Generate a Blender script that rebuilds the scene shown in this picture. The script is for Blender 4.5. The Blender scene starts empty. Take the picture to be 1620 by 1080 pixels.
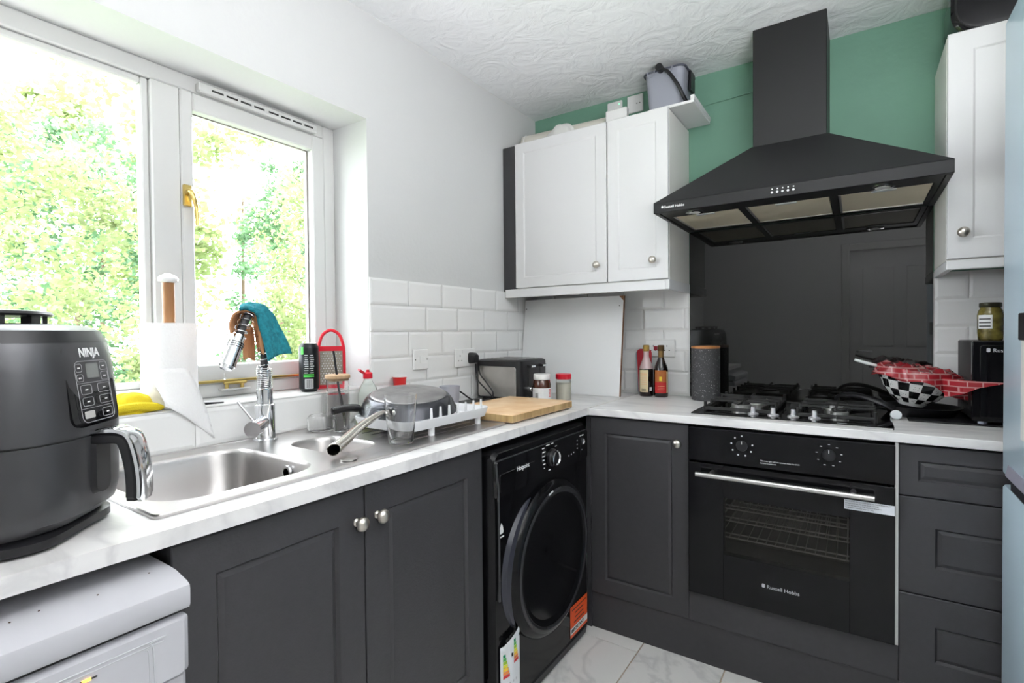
import bpy, bmesh, math, random
from mathutils import Vector, Matrix
PI = math.pi
SC = bpy.context.scene
COL = SC.collection

# ------------------------------------------------------------------ camera
def make_camera():
    yaw, pitch, roll = (math.radians(a) for a in (33.8691, -0.9328, -0.5247))
    right = Vector((math.cos(yaw), math.sin(yaw), 0)); fwd = Vector((-math.sin(yaw), math.cos(yaw), 0))
    up = Vector((0, 0, 1))
    f2 = fwd * math.cos(pitch) + up * math.sin(pitch)
    u2 = up * math.cos(pitch) - fwd * math.sin(pitch)
    r3 = right * math.cos(roll) + u2 * math.sin(roll)
    u3 = u2 * math.cos(roll) - right * math.sin(roll)
    cam = bpy.data.cameras.new('camera'); o = bpy.data.objects.new('camera', cam); COL.objects.link(o)
    m = Matrix((r3, u3, -f2)).transposed().to_4x4(); m.translation = (1.5164, -2.514, 1.2195)
    o.matrix_world = m
    cam.sensor_width = 36; cam.lens = 813.94 / 1620 * 36; cam.clip_start = 0.02
    SC.camera = o
make_camera()

# ------------------------------------------------------------------ world, lights, exposure
W = bpy.data.worlds.new('sky'); SC.world = W; W.use_nodes = True
bg = W.node_tree.nodes['Background']; bg.inputs[0].default_value = (0.90, 0.95, 1.0, 1); bg.inputs[1].default_value = 10

def area(name, loc, rot, sx, sy, power, color=(1, 1, 1), portal=False):
    l = bpy.data.lights.new(name, 'AREA'); l.shape = 'RECTANGLE'; l.size = sx; l.size_y = sy
    l.energy = power; l.color = color
    o = bpy.data.objects.new(name, l); COL.objects.link(o); o.location = loc; o.rotation_euler = rot
    if portal: l.cycles.is_portal = True
    return o
sun = bpy.data.lights.new('sun', 'SUN'); sun.energy = 9; sun.angle = math.radians(1.5); sun.color = (1, .96, .88)
so = bpy.data.objects.new('sun', sun); COL.objects.link(so); so.rotation_euler = Vector((-.14, .72, -.68)).to_track_quat('-Z', 'Y').to_euler()
area('window_portal', (-.32, -1.90, 1.52), (0, -PI / 2, 0), 1.1, 1.5, 1, portal=True)
area('ceiling_fill', (1.40, -2.30, 2.39), (0, 0, 0), 1.1, 1.1, 3, (1, .98, .96))  # added fill light below the ceiling, no fitting hangs here
area('upward_fill', (1.90, -2.15, 1.50), (PI, 0, 0), .7, .5, 50, (.98, .98, 1))  # added fill out of view, aimed up to bounce off the ceiling
SC.view_settings.view_transform = 'Standard'; SC.view_settings.look = 'None'
SC.view_settings.gamma = 1; SC.view_settings.use_curve_mapping = False
SC.view_settings.exposure = 0.3

# ------------------------------------------------------------------ materials
MATS = {}
def mat(name, color=(.8, .8, .8), rough=.5, metal=0, trans=0, ior=1.45, coat=0, emit=None, estr=0, alpha=1,
        var=0, vscale=20, bump=0, bscale=80, spec=.5, sss=0):
    if name in MATS: return MATS[name]
    m = bpy.data.materials.new(name); m.use_nodes = True; n = m.node_tree; b = n.nodes['Principled BSDF']
    I = b.inputs
    I['Base Color'].default_value = (*color, 1); I['Roughness'].default_value = rough; I['Metallic'].default_value = metal
    I['Transmission Weight'].default_value = trans; I['IOR'].default_value = ior; I['Coat Weight'].default_value = coat
    I['Alpha'].default_value = alpha; I['Specular IOR Level'].default_value = spec
    if emit: I['Emission Color'].default_value = (*emit, 1); I['Emission Strength'].default_value = estr
    if var or bump:
        tc = n.nodes.new('ShaderNodeTexCoord')
    if var:
        t = n.nodes.new('ShaderNodeTexNoise'); t.inputs['Scale'].default_value = vscale; t.inputs['Detail'].default_value = 5
        n.links.new(tc.outputs['Object'], t.inputs['Vector'])
        r = n.nodes.new('ShaderNodeMapRange'); r.inputs['From Min'].default_value = .3; r.inputs['From Max'].default_value = .7
        r.inputs['To Min'].default_value = 1 - var; r.inputs['To Max'].default_value = 1 + var
        n.links.new(t.outputs['Fac'], r.inputs['Value'])
        x = n.nodes.new('ShaderNodeVectorMath'); x.operation = 'SCALE'; x.inputs[0].default_value = color
        n.links.new(r.outputs[0], x.inputs['Scale']); n.links.new(x.outputs[0], I['Base Color'])
    if bump:
        t = n.nodes.new('ShaderNodeTexNoise'); t.inputs['Scale'].default_value = bscale; t.inputs['Detail'].default_value = 4
        n.links.new(tc.outputs['Object'], t.inputs['Vector'])
        q = n.nodes.new('ShaderNodeBump'); q.inputs['Strength'].default_value = bump; q.inputs['Distance'].default_value = .004
        n.links.new(t.outputs['Fac'], q.inputs['Height']); n.links.new(q.outputs[0], I['Normal'])
    MATS[name] = m
    return m

def marble(name, base, vein, scale, rough, rot=(.3, .2, .7), sharp=.5, width=.12, stretch=(1, 1, 1)):
    m = mat(name, base, rough)
    n = m.node_tree; b = n.nodes['Principled BSDF']; L = n.links
    tc = n.nodes.new('ShaderNodeTexCoord'); mp = n.nodes.new('ShaderNodeMapping')
    mp.inputs['Rotation'].default_value = rot; mp.inputs['Scale'].default_value = stretch
    L.new(tc.outputs['Object'], mp.inputs['Vector'])
    nz = n.nodes.new('ShaderNodeTexNoise'); nz.inputs['Scale'].default_value = scale; nz.inputs['Detail'].default_value = 8
    nz.inputs['Distortion'].default_value = .6
    L.new(mp.outputs[0], nz.inputs['Vector'])
    a = n.nodes.new('ShaderNodeMath'); a.operation = 'SUBTRACT'; a.inputs[1].default_value = .5; L.new(nz.outputs['Fac'], a.inputs[0])
    c = n.nodes.new('ShaderNodeMath'); c.operation = 'ABSOLUTE'; L.new(a.outputs[0], c.inputs[0])
    r = n.nodes.new('ShaderNodeMapRange'); r.inputs['From Min'].default_value = 0; r.inputs['From Max'].default_value = width
    r.inputs['To Min'].default_value = sharp; r.inputs['To Max'].default_value = 0
    L.new(c.outputs[0], r.inputs['Value'])
    mx = n.nodes.new('ShaderNodeMix'); mx.data_type = 'RGBA'; mx.inputs[6].default_value = (*base, 1); mx.inputs[7].default_value = (*vein, 1)
    L.new(r.outputs[0], mx.inputs[0]); L.new(mx.outputs[2], b.inputs['Base Color'])
    return m

def woody(name, c1, c2, scale=6, stretch=(1, 12, 12), rough=.45):
    m = mat(name, c1, rough); n = m.node_tree; b = n.nodes['Principled BSDF']; L = n.links
    tc = n.nodes.new('ShaderNodeTexCoord'); mp = n.nodes.new('ShaderNodeMapping'); mp.inputs['Scale'].default_value = stretch
    L.new(tc.outputs['Object'], mp.inputs['Vector'])
    nz = n.nodes.new('ShaderNodeTexNoise'); nz.inputs['Scale'].default_value = scale; nz.inputs['Detail'].default_value = 4
    L.new(mp.outputs[0], nz.inputs['Vector'])
    r = n.nodes.new('ShaderNodeMapRange'); r.inputs['From Min'].default_value = .35; r.inputs['From Max'].default_value = .65
    L.new(nz.outputs['Fac'], r.inputs['Value'])
    mx = n.nodes.new('ShaderNodeMix'); mx.data_type = 'RGBA'; mx.inputs[6].default_value = (*c1, 1); mx.inputs[7].default_value = (*c2, 1)
    L.new(r.outputs[0], mx.inputs[0]); L.new(mx.outputs[2], b.inputs['Base Color'])
    return m

WALLW = mat('white wall paint', (.62, .625, .62), .7, bump=.15, bscale=60)
GREEN = mat('green wall paint', (.17, .34, .25), .6, bump=.3, bscale=40, var=.06, vscale=4)
CEIL = mat('textured ceiling', (.88, .89, .90), .6)
def artex(m):
    n = m.node_tree; b = n.nodes['Principled BSDF']; L = n.links
    tc = n.nodes.new('ShaderNodeTexCoord')
    a = n.nodes.new('ShaderNodeTexNoise'); a.inputs['Scale'].default_value = 7; a.inputs['Detail'].default_value = 7; a.inputs['Distortion'].default_value = 2.5
    L.new(tc.outputs['Object'], a.inputs['Vector'])
    q = n.nodes.new('ShaderNodeBump'); q.inputs['Strength'].default_value = .7; q.inputs['Distance'].default_value = .012
    L.new(a.outputs['Fac'], q.inputs['Height']); L.new(q.outputs[0], b.inputs['Normal'])
artex(CEIL)
UPVC = mat('white window plastic', (.62, .62, .61), .3)
GLASSW = mat('window glass', (1, 1, 1), 0, trans=1, ior=1.01, spec=.3)
TILE = mat('white wall tile', (.80, .80, .79), .12)
GROUT = mat('white grout', (.74, .74, .72), .8)
FGROUT = mat('sandy floor grout', (.42, .33, .23), .9)
FTILE = marble('marbled floor tile', (.66, .65, .63), (.36, .36, .37), 2.2, .25, sharp=.4, width=.025)
WTOP = marble('marble laminate', (.74, .73, .72), (.42, .41, .42), 2.0, .35, rot=(0, 0, .6), sharp=.4, width=.07, stretch=(1.2, 3.5, 3))
CHAR = mat('charcoal vinyl door', (.045, .044, .048), .42, bump=.12, bscale=220, var=.05, vscale=60)
CHARF = mat('dark grey filler board', (.045, .045, .048), .6)
CARC = mat('white carcass', (.78, .77, .73), .5)
CABW = mat('white matt door', (.72, .72, .72), .45)
CHROME = mat('chrome', (.82, .83, .85), .09, 1)
STEEL = mat('brushed steel', (.62, .61, .60), .28, 1, bump=.03, bscale=300)
STEELD = mat('stainless sink steel', (.55, .53, .52), .3, 1, bump=.04, bscale=400)
NICKEL = mat('satin nickel', (.62, .58, .52), .3, 1)
BRASS = mat('brass', (.62, .46, .16), .3, 1)
BLKG = mat('black glass', (.006, .006, .007), .03, spec=.45)
BLKP = mat('black plastic', (.012, .012, .014), .35)
BLKS = mat('satin black metal', (.014, .014, .015), .45, spec=.4)
BLKGL = mat('glossy black enamel', (.005, .005, .006), .12, spec=.3)
IRON = mat('cast iron', (.02, .02, .02), .6)
WHP = mat('white plastic', (.78, .78, .77), .35)
WHE = mat('white enamel appliance', (.50, .50, .53), .3, var=.02, vscale=8)
GREYP = mat('light grey plastic', (.55, .56, .58), .4)
PRINT = mat('white print', (.8, .8, .8), .5)
DPRINT = mat('dark print', (.03, .03, .03), .6)
RED = mat('red plastic', (.62, .012, .03), .3)
GLASS = mat('clear glass', (1, 1, 1), .01, trans=1, ior=1.42)
GUN = mat('gunmetal grey plastic', (.075, .075, .08), .3, .5, var=.12, vscale=3)

# ------------------------------------------------------------------ geometry helpers
class MB:
    def __init__(s): s.bm = bmesh.new()
    def box(s, x0, x1, y0, y1, z0, z1, bev=0, seg=1, mi=0, M=None):
        t = bmesh.new() if bev else s.bm
        vs = [t.verts.new((x, y, z)) for x in (x0, x1) for y in (y0, y1) for z in (z0, z1)]
        fs = [t.faces.new([vs[i] for i in q]) for q in ((0, 1, 3, 2), (4, 6, 7, 5), (0, 4, 5, 1), (2, 3, 7, 6), (0, 2, 6, 4), (1, 5, 7, 3))]
        for f in fs: f.material_index = mi
        if bev:
            bmesh.ops.bevel(t, geom=t.edges[:], offset=bev, segments=seg, affect='EDGES', profile=.5)
            s.merge(t, M)
        elif M is not None:
            for v in vs: v.co = M @ v.co
        return s
    def merge(s, t, M=None):
        mp = {}
        for v in t.verts: mp[v] = s.bm.verts.new(M @ v.co if M is not None else v.co)
        for f in t.faces:
            try:
                g = s.bm.faces.new([mp[v] for v in f.verts]); g.material_index = f.material_index
            except ValueError: pass
        t.free(); return s
    def loft(s, rings, caps=True, closed=True, mi=0):
        R = [[s.bm.verts.new(p) for p in r] for r in rings]
        n = len(R[0])
        for a, b in zip(R, R[1:]):
            for i in range(n if closed else n - 1):
                j = (i + 1) % n
                f = s.bm.faces.new((a[i], a[j], b[j], b[i])); f.material_index = mi
        if caps:
            for r, rev in ((R[0], True), (R[-1], False)):
                f = s.bm.faces.new(r[::-1] if rev else r); f.material_index = mi
        return s
    def lathe(s, prof, c=(0, 0, 0), seg=32, caps=True, M=None, mi=0):
        rings = []
        for r, z in prof:
            rg = []
            for k in range(seg):
                a = 2 * PI * k / seg; v = Vector((r * math.cos(a), r * math.sin(a), z))
                if M is not None: v = M @ v
                rg.append(v + Vector(c))
            rings.append(rg)
        return s.loft(rings, caps, mi=mi)
    def cyl(s, p0, p1, r0, r1=None, seg=20, mi=0):
        p0, p1 = Vector(p0), Vector(p1); r1 = r0 if r1 is None else r1
        return s.loft([ring(p0, p1 - p0, r0, seg), ring(p1, p1 - p0, r1, seg)], mi=mi)
    def tube(s, pts, r, seg=10, caps=True, mi=0, flat=1.0):
        pts = [Vector(p) for p in pts]; rs = r if isinstance(r, (list, tuple)) else [r] * len(pts)
        rings = []; prev = None
        for i, p in enumerate(pts):
            d = (pts[min(i + 1, len(pts) - 1)] - pts[max(i - 1, 0)]).normalized()
            if prev is None:
                a = d.orthogonal().normalized()
            else:
                a = (prev - d * prev.dot(d)).normalized()
            prev = a; b = d.cross(a)
            rings.append([p + (a * math.cos(2 * PI * k / seg) + b * flat * math.sin(2 * PI * k / seg)) * rs[i] for k in range(seg)])
        return s.loft(rings, caps, mi=mi)
    def quad(s, a, b, c, d, mi=0):
        f = s.bm.faces.new([s.bm.verts.new(p) for p in (a, b, c, d)]); f.material_index = mi; return s

def ring(c, d, r, seg):
    d = Vector(d).normalized(); a = d.orthogonal().normalized(); b = d.cross(a); c = Vector(c)
    return [c + (a * math.cos(2 * PI * k / seg) + b * math.sin(2 * PI * k / seg)) * r for k in range(seg)]
def rrect(x0, x1, y0, y1, r, n=6):
    out = []
    for cx, cy, a0 in ((x1 - r, y1 - r, 0), (x0 + r, y1 - r, PI / 2), (x0 + r, y0 + r, PI), (x1 - r, y0 + r, 1.5 * PI)):
        for k in range(n + 1):
            a = a0 + PI / 2 * k / n; out.append((cx + r * math.cos(a), cy + r * math.sin(a)))
    return out
def smoothpath(pts, n=8):
    pts = [Vector(p) for p in pts]; out = []
    for i in range(len(pts) - 1):
        p0 = pts[max(i - 1, 0)]; p1 = pts[i]; p2 = pts[i + 1]; p3 = pts[min(i + 2, len(pts) - 1)]
        for k in range(n):
            t = k / n
            out.append(.5 * ((2 * p1) + (p2 - p0) * t + (2 * p0 - 5 * p1 + 4 * p2 - p3) * t * t + (3 * p1 - p0 - 3 * p2 + p3) * t ** 3))
    out.append(pts[-1]); return out
def slab(outer, holes, z0, z1, mi=0):
    m = MB(); bm = m.bm
    for z, up in ((z1, True), (z0, False)):
        ed = []; loops = []
        for L in [outer] + holes:
            vs = [bm.verts.new((x, y, z)) for x, y in L]; loops.append(vs)
            ed += [bm.edges.new((vs[i], vs[(i + 1) % len(vs)])) for i in range(len(vs))]
        bmesh.ops.triangle_fill(bm, edges=ed, use_beauty=True)
        if up: top = loops
        else: bot = loops
    for a, b in zip(top, bot):
        n = len(a)
        for i in range(n):
            bm.faces.new((a[i], b[i], b[(i + 1) % n], a[(i + 1) % n]))
    bmesh.ops.recalc_face_normals(bm, faces=bm.faces[:])
    return m

def root_matrix(p):
    while p.parent: p = p.parent
    return p.matrix_basis.copy()
def obj(name, mb, m, parent=None, label=None, world=True, recalc=True, sharp=35):
    """one mesh object from a builder; world=True means coordinates were given in the room's frame"""
    me = bpy.data.meshes.new(name); bm = mb.bm
    if recalc: bmesh.ops.recalc_face_normals(bm, faces=bm.faces[:])
    bm.to_mesh(me); bm.free()
    for x in (m if isinstance(m, (list, tuple)) else [m]): me.materials.append(x)
    if parent is not None and world:
        me.transform(root_matrix(parent).inverted())
    me.polygons.foreach_set('use_smooth', [True] * len(me.polygons))
    me.set_sharp_from_angle(angle=math.radians(sharp))
    o = bpy.data.objects.new(name, me); COL.objects.link(o)
    if parent is not None: o.parent = parent
    if label: o['label'] = label
    return o
def thing(name, label, cat, loc=(0, 0, 0), rz=0, group=None):
    o = bpy.data.objects.new(name, None); COL.objects.link(o); o.empty_display_size = .05
    o.location = loc; o.rotation_euler = (0, 0, rz)
    o.matrix_basis = Matrix.Translation(loc) @ Matrix.Rotation(rz, 4, 'Z')
    o['label'] = label; o['category'] = cat
    if group: o['group'] = group
    return o
def tag(o, label, cat, group=None):
    o['label'] = label; o['category'] = cat
    if group: o['group'] = group
    return o
def origin(o, loc):
    """move a top-level mesh's origin to its base"""
    o.data.transform(Matrix.Translation(-Vector(loc))); o.location = loc; return o
def struct(name, mb, m, parent=None, **k):
    o = obj(name, mb, m, parent, **k); 
    if parent is None: o['kind'] = 'structure'
    return o
def text(body, size, org, right, up, m, parent, name='lettering', depth=.0004, align='LEFT', world=True, spacing=1.0, bold=0):
    cu = bpy.data.curves.new('t', 'FONT'); cu.body = body; cu.size = size; cu.align_x = align; cu.extrude = depth / 2
    cu.space_character = spacing; cu.offset = bold; cu.resolution_u = 3
    o = bpy.data.objects.new('t', cu); me = bpy.data.meshes.new_from_object(o)
    right = Vector(right).normalized(); up = Vector(up).normalized(); nrm = right.cross(up)
    M = Matrix((right, up, nrm)).transposed().to_4x4(); M.translation = Vector(org) + nrm * depth / 2
    me.transform(M); bpy.data.objects.remove(o); bpy.data.curves.remove(cu)
    me.materials.clear(); me.materials.append(m); me.name = name
    if world and parent is not None: me.transform(root_matrix(parent).inverted())
    r = bpy.data.objects.new(name, me); COL.objects.link(r)
    if parent is not None: r.parent = parent
    return r
def knob(parent, p, d, m=NICKEL, r=.0165, name='knob'):
    """mushroom cabinet knob at p pointing along d"""
    d = Vector(d).normalized(); M = d.to_track_quat('Z', 'Y').to_matrix()
    b = MB().lathe([(.009, 0), (.009, .003), (.006, .006), (.006, .014), (r * .8, .017), (r, .021), (r * .97, .026), (r * .75, .031), (r * .35, .034), (.001, .0345)], p, 24, M=M)
    return obj(name, b, m, parent)

# ------------------------------------------------------------------ room shell
H = 2.415
wy0, wy1, wz0, wz1 = -2.62, -1.213, 1.022, 2.021        # window opening
RB = -3.85                                            # rear wall
RX = 2.47                                             # right wall
b = MB()
b.box(-.32, 0, RB - .2, wy0, 0, H); b.box(-.32, 0, wy1, .12, 0, H)
b.box(-.32, 0, wy0, wy1, 0, wz0); b.box(-.32, 0, wy0, wy1, wz1, H)
wall_left = struct('wall_left', b, WALLW)
wall_back = struct('wall_back', MB().box(0, RX + .1, 0, .12, 0, H), GREEN)
wall_right = struct('wall_right', MB().box(RX, RX + .1, RB, 0, 0, H), WALLW)
# rear wall with a doorway (seen only in reflections)
b = MB(); b.box(0, 1.45, RB - .12, RB, 0, H); b.box(2.29, RX, RB - .12, RB, 0, H); b.box(1.45, 2.29, RB - .12, RB, 2.03, H)
wall_front = struct('wall_front', b, WALLW)
b = MB(); b.box(1.45, 2.29, RB - .10, RB - .06, 0.004, 2.03)
door_1 = struct('door_1', b, CABW)
for z0, z1 in ((.2, .85), (1.05, 1.85)):
    for x0, x1 in ((1.56, 1.82), (1.92, 2.18)):
        obj('door_panel', MB().box(x0, x1, RB - .06, RB - .05, z0, z1, .006), CABW, door_1)
obj('door_handle', MB().cyl((1.52, RB - .06, 1.0), (1.52, RB - .02, 1.0), .012).cyl((1.52, RB - .02, 1.0), (1.64, RB - .02, 1.0), .009), CHROME, door_1)
b = MB(); b.box(1.38, 1.45, RB, RB + .02, 0, 2.10, .003); b.box(2.29, 2.36, RB, RB + .02, 0, 2.10, .003); b.box(1.45, 2.29, RB, RB + .02, 2.03, 2.10, .003)
struct('trim_1', b, UPVC)
ceiling = struct('ceiling', MB().box(-.32, RX + .1, RB - .2, .12, H, H + .1), CEIL)
floor = struct('floor', MB().box(-.1, RX + .1, RB - .2, .1, -.06, -.004), FGROUT)
struct('baseboard_right', MB().box(RX - .015, RX, RB, -1.3, 0, .10, .003), UPVC)
# floor tiles, brick bond, long side towards the hob wall
tiles = {}
def ftile(x0, x1, y0, y1):
    k = (round(x1 - x0, 3), round(y1 - y0, 3))
    if k not in tiles:
        t = MB().box(.0022, k[0] - .0022, .0022, k[1] - .0022, -.0055, 0, .0012)
        o = obj('floor_tile', t, FTILE, floor); o.location = (x0, y0, 0); tiles[k] = o; return
    o = tiles[k].copy(); COL.objects.link(o); o.parent = floor; o.location = (x0, y0, 0)
for i in range(-1, 7):
    x0 = .522 + .3 * i; x1 = min(x0 + .3, RX)
    if x1 < .3: continue
    off = -.64 if i % 2 == 0 else -.34
    y = off + .6
    while y > RB:
        a = max(y - .6, RB); bb = min(y, 0)
        if bb - a > .02: ftile(x0, x1, a, bb)
        y -= .6

# metro tiles
def metro(w, h, d=.0055, bv=.011):
    m = MB(); g = .0015; bv = min(bv, w / 3, h / 3)
    o1 = [(g, g), (w - g, g), (w - g, h - g), (g, h - g)]; i1 = [(bv, bv), (w - bv, bv), (w - bv, h - bv), (bv, h - bv)]
    return m.loft([[(x, -.0, z) for x, z in o1], [(x, -.003, z) for x, z in o1], [(x, -d, z) for x, z in i1]])
tcache = {}
def wtile(parent, pos, w, h, rz):
    k = (round(w, 3), round(h, 3))
    if k not in tcache:
        o = obj('tile', metro(*k), TILE, parent, world=False, sharp=8); tcache[k] = o
    else:
        o = tcache[k].copy(); COL.objects.link(o); o.parent = parent
    o.location = pos; o.rotation_euler = (0, 0, rz)
struct('trim_2', MB().box(0, .0015, wy1 + .002, 0, .9105, 1.4345), GROUT)
TH, TW, ZT = .1025, .2035, 1.4345
for r in range(5):
    z0 = ZT - TH * (r + 1); h = TH
    if r == 4: z0 = ZT - TH * 5; 
    z0 = max(z0, .9115); h = ZT - TH * r - z0
    joint = -1.013 if r % 2 == 0 else -.911
    y = joint
    ys = [wy1 + .001]
    while y < -.02: ys.append(y); y += TW
    ys.append(-.001)
    for a, bb in zip(ys, ys[1:]):
        if bb - a < .02: continue
        wtile(wall_left, (.0015, a, z0), bb - a, h, PI / 2)     # faces +x
y = -1.013 + .0015
ys = [wy1]
yy = wy1
struct('trim_3', MB().box(0, .0012, -2.76, wy1, .9105, 1.018), GROUT)
yy = -1.213
while yy > -2.8:
    a = -1.829 + TW * round((yy + 1.829) / TW) - TW if abs(yy + 1.213) < .001 else yy - TW
    a = max(a, -2.76)
    wtile(wall_left, (.0012, a, .9115), yy - a, 1.018 - .9115, PI / 2)
    yy = a
    if a <= -2.76: break
struct('trim_4', MB().box(.0, .853, -.0015, 0, .9105, 1.4345), GROUT)
struct('trim_5', MB().box(1.755, RX, -.0015, 0, .9105, 1.4345), GROUT)
for r in range(5):
    z0 = max(ZT - TH * (r + 1), .9115); h = ZT - TH * r - z0
    for lo, hi, j in ((.0, .851, .727), (1.758, RX, 1.857)):
        jj = j if r % 2 == 0 else j - TW / 2
        xs = [lo]; x = jj - TW * math.floor((jj - lo) / TW)
        while x < hi - .01:
            if x > lo + .01: xs.append(x)
            x += TW
        xs.append(hi)
        for a, bb in zip(xs, xs[1:]): wtile(wall_back, (a, -.0015, z0), bb - a, h, 0)

# ------------------------------------------------------------------ window
win = bpy.data.objects.new('window_1', None); COL.objects.link(win); win['kind'] = 'structure'
win.location = (-.22, (wy0 + wy1) / 2, wz0); win.matrix_basis = Matrix.Translation(win.location)
F0, F1 = -.25, -.19
def vwin(name, parts, m, par=win):
    b = MB()
    for p in parts: b.box(*p, .004)
    return obj(name, b, m, par)
# outer frame
vwin('window_frame', [(F0, F1, wy0, wy0 + .05, wz0, wz1), (F0, F1, wy1 - .05, wy1, wz0, wz1),
                      (F0, F1, wy0 + .05, wy1 - .05, wz1 - .05, wz1), (F0, F1, wy0 + .05, wy1 - .05, wz0, wz0 + .045)], UPVC)
vwin('mullion', [(F0, F1 + .002, -1.846, -1.768, wz0 + .045, wz1 - .05)], UPVC)
# fixed light beads
y0, y1, z0, z1 = wy0 + .05, -1.846, wz0 + .045, wz1 - .05
vwin('glazing_bead', [(F0 + .01, F1 - .012, y0, y0 + .02, z0, z1), (F0 + .01, F1 - .012, y1 - .02, y1, z0, z1),
                      (F0 + .01, F1 - .012, y0 + .02, y1 - .02, z1 - .02, z1), (F0 + .01, F1 - .012, y0 + .02, y1 - .02, z0, z0 + .02)], UPVC)
obj('pane', MB().box(-.225, -.221, y0 + .018, y1 - .018, z0 + .018, z1 - .018), GLASSW, win)
# casement sash
y0, y1, z0, z1 = -1.768, -1.263, wz0 + .045, wz1 - .05
S = obj('sash', MB().box(F0 + .005, F1 + .004, y0, y0 + .036, z0, z1, .004).box(F0 + .005, F1 + .004, y1 - .05, y1, z0, z1, .004)
        .box(F0 + .005, F1 + .004, y0 + .036, y1 - .05, z1 - .055, z1, .004).box(F0 + .005, F1 + .004, y0 + .036, y1 - .05, z0, z0 + .06, .004), UPVC, win)
obj('pane', MB().box(-.225, -.221, y0 + .03, y1 - .045, z0 + .055, z1 - .05), GLASSW, S)
obj('gasket', MB().box(-.219, -.2165, y1 - .055, y1 - .05, z0 + .06, z1 - .055).box(-.219, -.2165, y0 + .036, y1 - .05, z1 - .058, z1 - .055), mat('grey gasket', (.2, .18, .16), .7), S)
# handle
hx = F1 + .006
hb = obj('handle_plate', MB().box(hx, hx + .010, -1.768, -1.742, 1.615, 1.68, .003), BRASS, win)
p = smoothpath([(hx + .01, -1.757, 1.655), (hx + .03, -1.757, 1.655), (hx + .035, -1.750, 1.635), (hx + .030, -1.742, 1.61), (hx + .030, -1.739, 1.555)], 6)
obj('lever', MB().tube(p, [.009 - .005 * i / len(p) for i in range(len(p))], 10), BRASS, hb)
# stay
sx = F1 + .012
st = obj('casement_stay', MB().box(sx, sx + .006, -1.748, -1.33, 1.070, 1.079, .002).box(sx - .002, sx + .010, -1.66, -1.585, 1.062, 1.071, .003), BRASS, win)
for yy in (-1.65, -1.6): obj('stay_peg', MB().cyl((sx + .003, yy, 1.048), (sx + .003, yy, 1.064), .006, seg=12), BRASS, st)
obj('peg_rail', MB().box(F1, sx + .01, -1.67, -1.575, 1.044, 1.049, .001), UPVC, st)
# trickle vent
tv = obj('trickle_vent', MB().box(F1, F1 + .026, -1.722, -1.305, 1.974, 2.004, .004), UPVC, win)
for k in range(8):
    yk = -1.685 + k * .0455 + (.006 if k > 3 else 0)
    obj('slot', MB().box(F1 + .0255, F1 + .0265, yk, yk + .036, 1.984, 1.990), DPRINT, tv)
obj('window_sill', MB().box(F1, .004, wy0, wy1, wz0 - .006, wz0 + .0005, .002), UPVC, win)

# ------------------------------------------------------------------ garden outside
bounce_patio = struct('bounce_patio', MB().box(-1.9, -.33, -8, 6, -.6, -.57), mat('pale concrete patio', (.62, .60, .57), .9, var=.08, vscale=3))  # unseen pale slab added to bounce light up onto the window reveal
ground = struct('ground', MB().box(-14, -.32, -14, 12, -.7, -.6), mat('lawn', (.10, .20, .04), .9, var=.3, vscale=3))
def leafmat(name, c):
    m = mat(name, c, .6, var=.4, vscale=2.5)
    n = m.node_tree; b = n.nodes['Principled BSDF']; out = n.nodes['Material Output']
    t = n.nodes.new('ShaderNodeBsdfTranslucent'); t.inputs[0].default_value = (c[0] * 1.2, c[1] * 1.2, c[2], 1)
    mx = n.nodes.new('ShaderNodeMixShader'); mx.inputs[0].default_value = .45
    n.links.new(b.outputs[0], mx.inputs[1]); n.links.new(t.outputs[0], mx.inputs[2]); n.links.new(mx.outputs[0], out.inputs['Surface'])
    return m
BARK = mat('bark', (.10, .07, .045), .9, var=.3, vscale=10, bump=.5, bscale=20)
def tree(label, x, y, hgt, r, n, lm, seed, leaf=.09, zlo=-.2, group='garden trees outside the window'):
    rnd = random.Random(seed)
    t = thing('garden_tree', label, 'tree', (x, y, -.6))
    b = MB(); pts = smoothpath([(x, y, -.6), (x + .05, y - .04, hgt * .3), (x - .04, y + .06, hgt * .45), (x, y, hgt * .5)], 4)
    b.tube(pts, [.05 * (1 - .8 * i / len(pts)) for i in range(len(pts))], 8)
    for k in range(4):
        zz = zlo + (hgt - zlo) * (.02 + .25 * k / 4); a = rnd.uniform(0, 6.28)
        b.tube([(x, y, zz), (x + r * .5 * math.cos(a), y + r * .5 * math.sin(a), zz + .25), (x + r * .8 * math.cos(a), y + r * .8 * math.sin(a), zz + .6)], [.014, .009, .004], 6)
    obj('trunk', b, BARK, t)
    cl = []
    for k in range(max(10, n // 130)):
        a = rnd.uniform(0, 6.28); q = rnd.uniform(0, 1); rr = r * math.sqrt(rnd.uniform(.1, 1)) * (1 - .35 * q)
        cl.append((x + rr * math.cos(a), y + rr * math.sin(a), zlo + (hgt - zlo) * q, rnd.uniform(.14, .30)))
    vs = []; fs = []
    for k in range(n):
        c = rnd.choice(cl)
        d = Vector((rnd.gauss(0, 1), rnd.gauss(0, 1), rnd.gauss(0, 1))).normalized() * c[3] * rnd.uniform(.3, 1)
        p = Vector(c[:3]) + d
        u = Vector((rnd.gauss(0, 1), rnd.gauss(0, 1), rnd.gauss(0, .6))).normalized(); v = u.orthogonal().normalized()
        v.rotate(Matrix.Rotation(rnd.uniform(0, 6.28), 3, u)); L = leaf * rnd.uniform(.6, 1.3); w = L * .32
        i = len(vs); vs += [p - u * L / 2, p + v * w, p + u * L / 2, p - v * w]; fs.append((i, i + 1, i + 2, i + 3))
    me = bpy.data.meshes.new('foliage'); me.from_pydata([q - Vector((x, y, -.6)) for q in vs], [], fs); me.materials.append(lm)
    o = bpy.data.objects.new('foliage', me); COL.objects.link(o); o.parent = t; o['kind'] = 'stuff'
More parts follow.
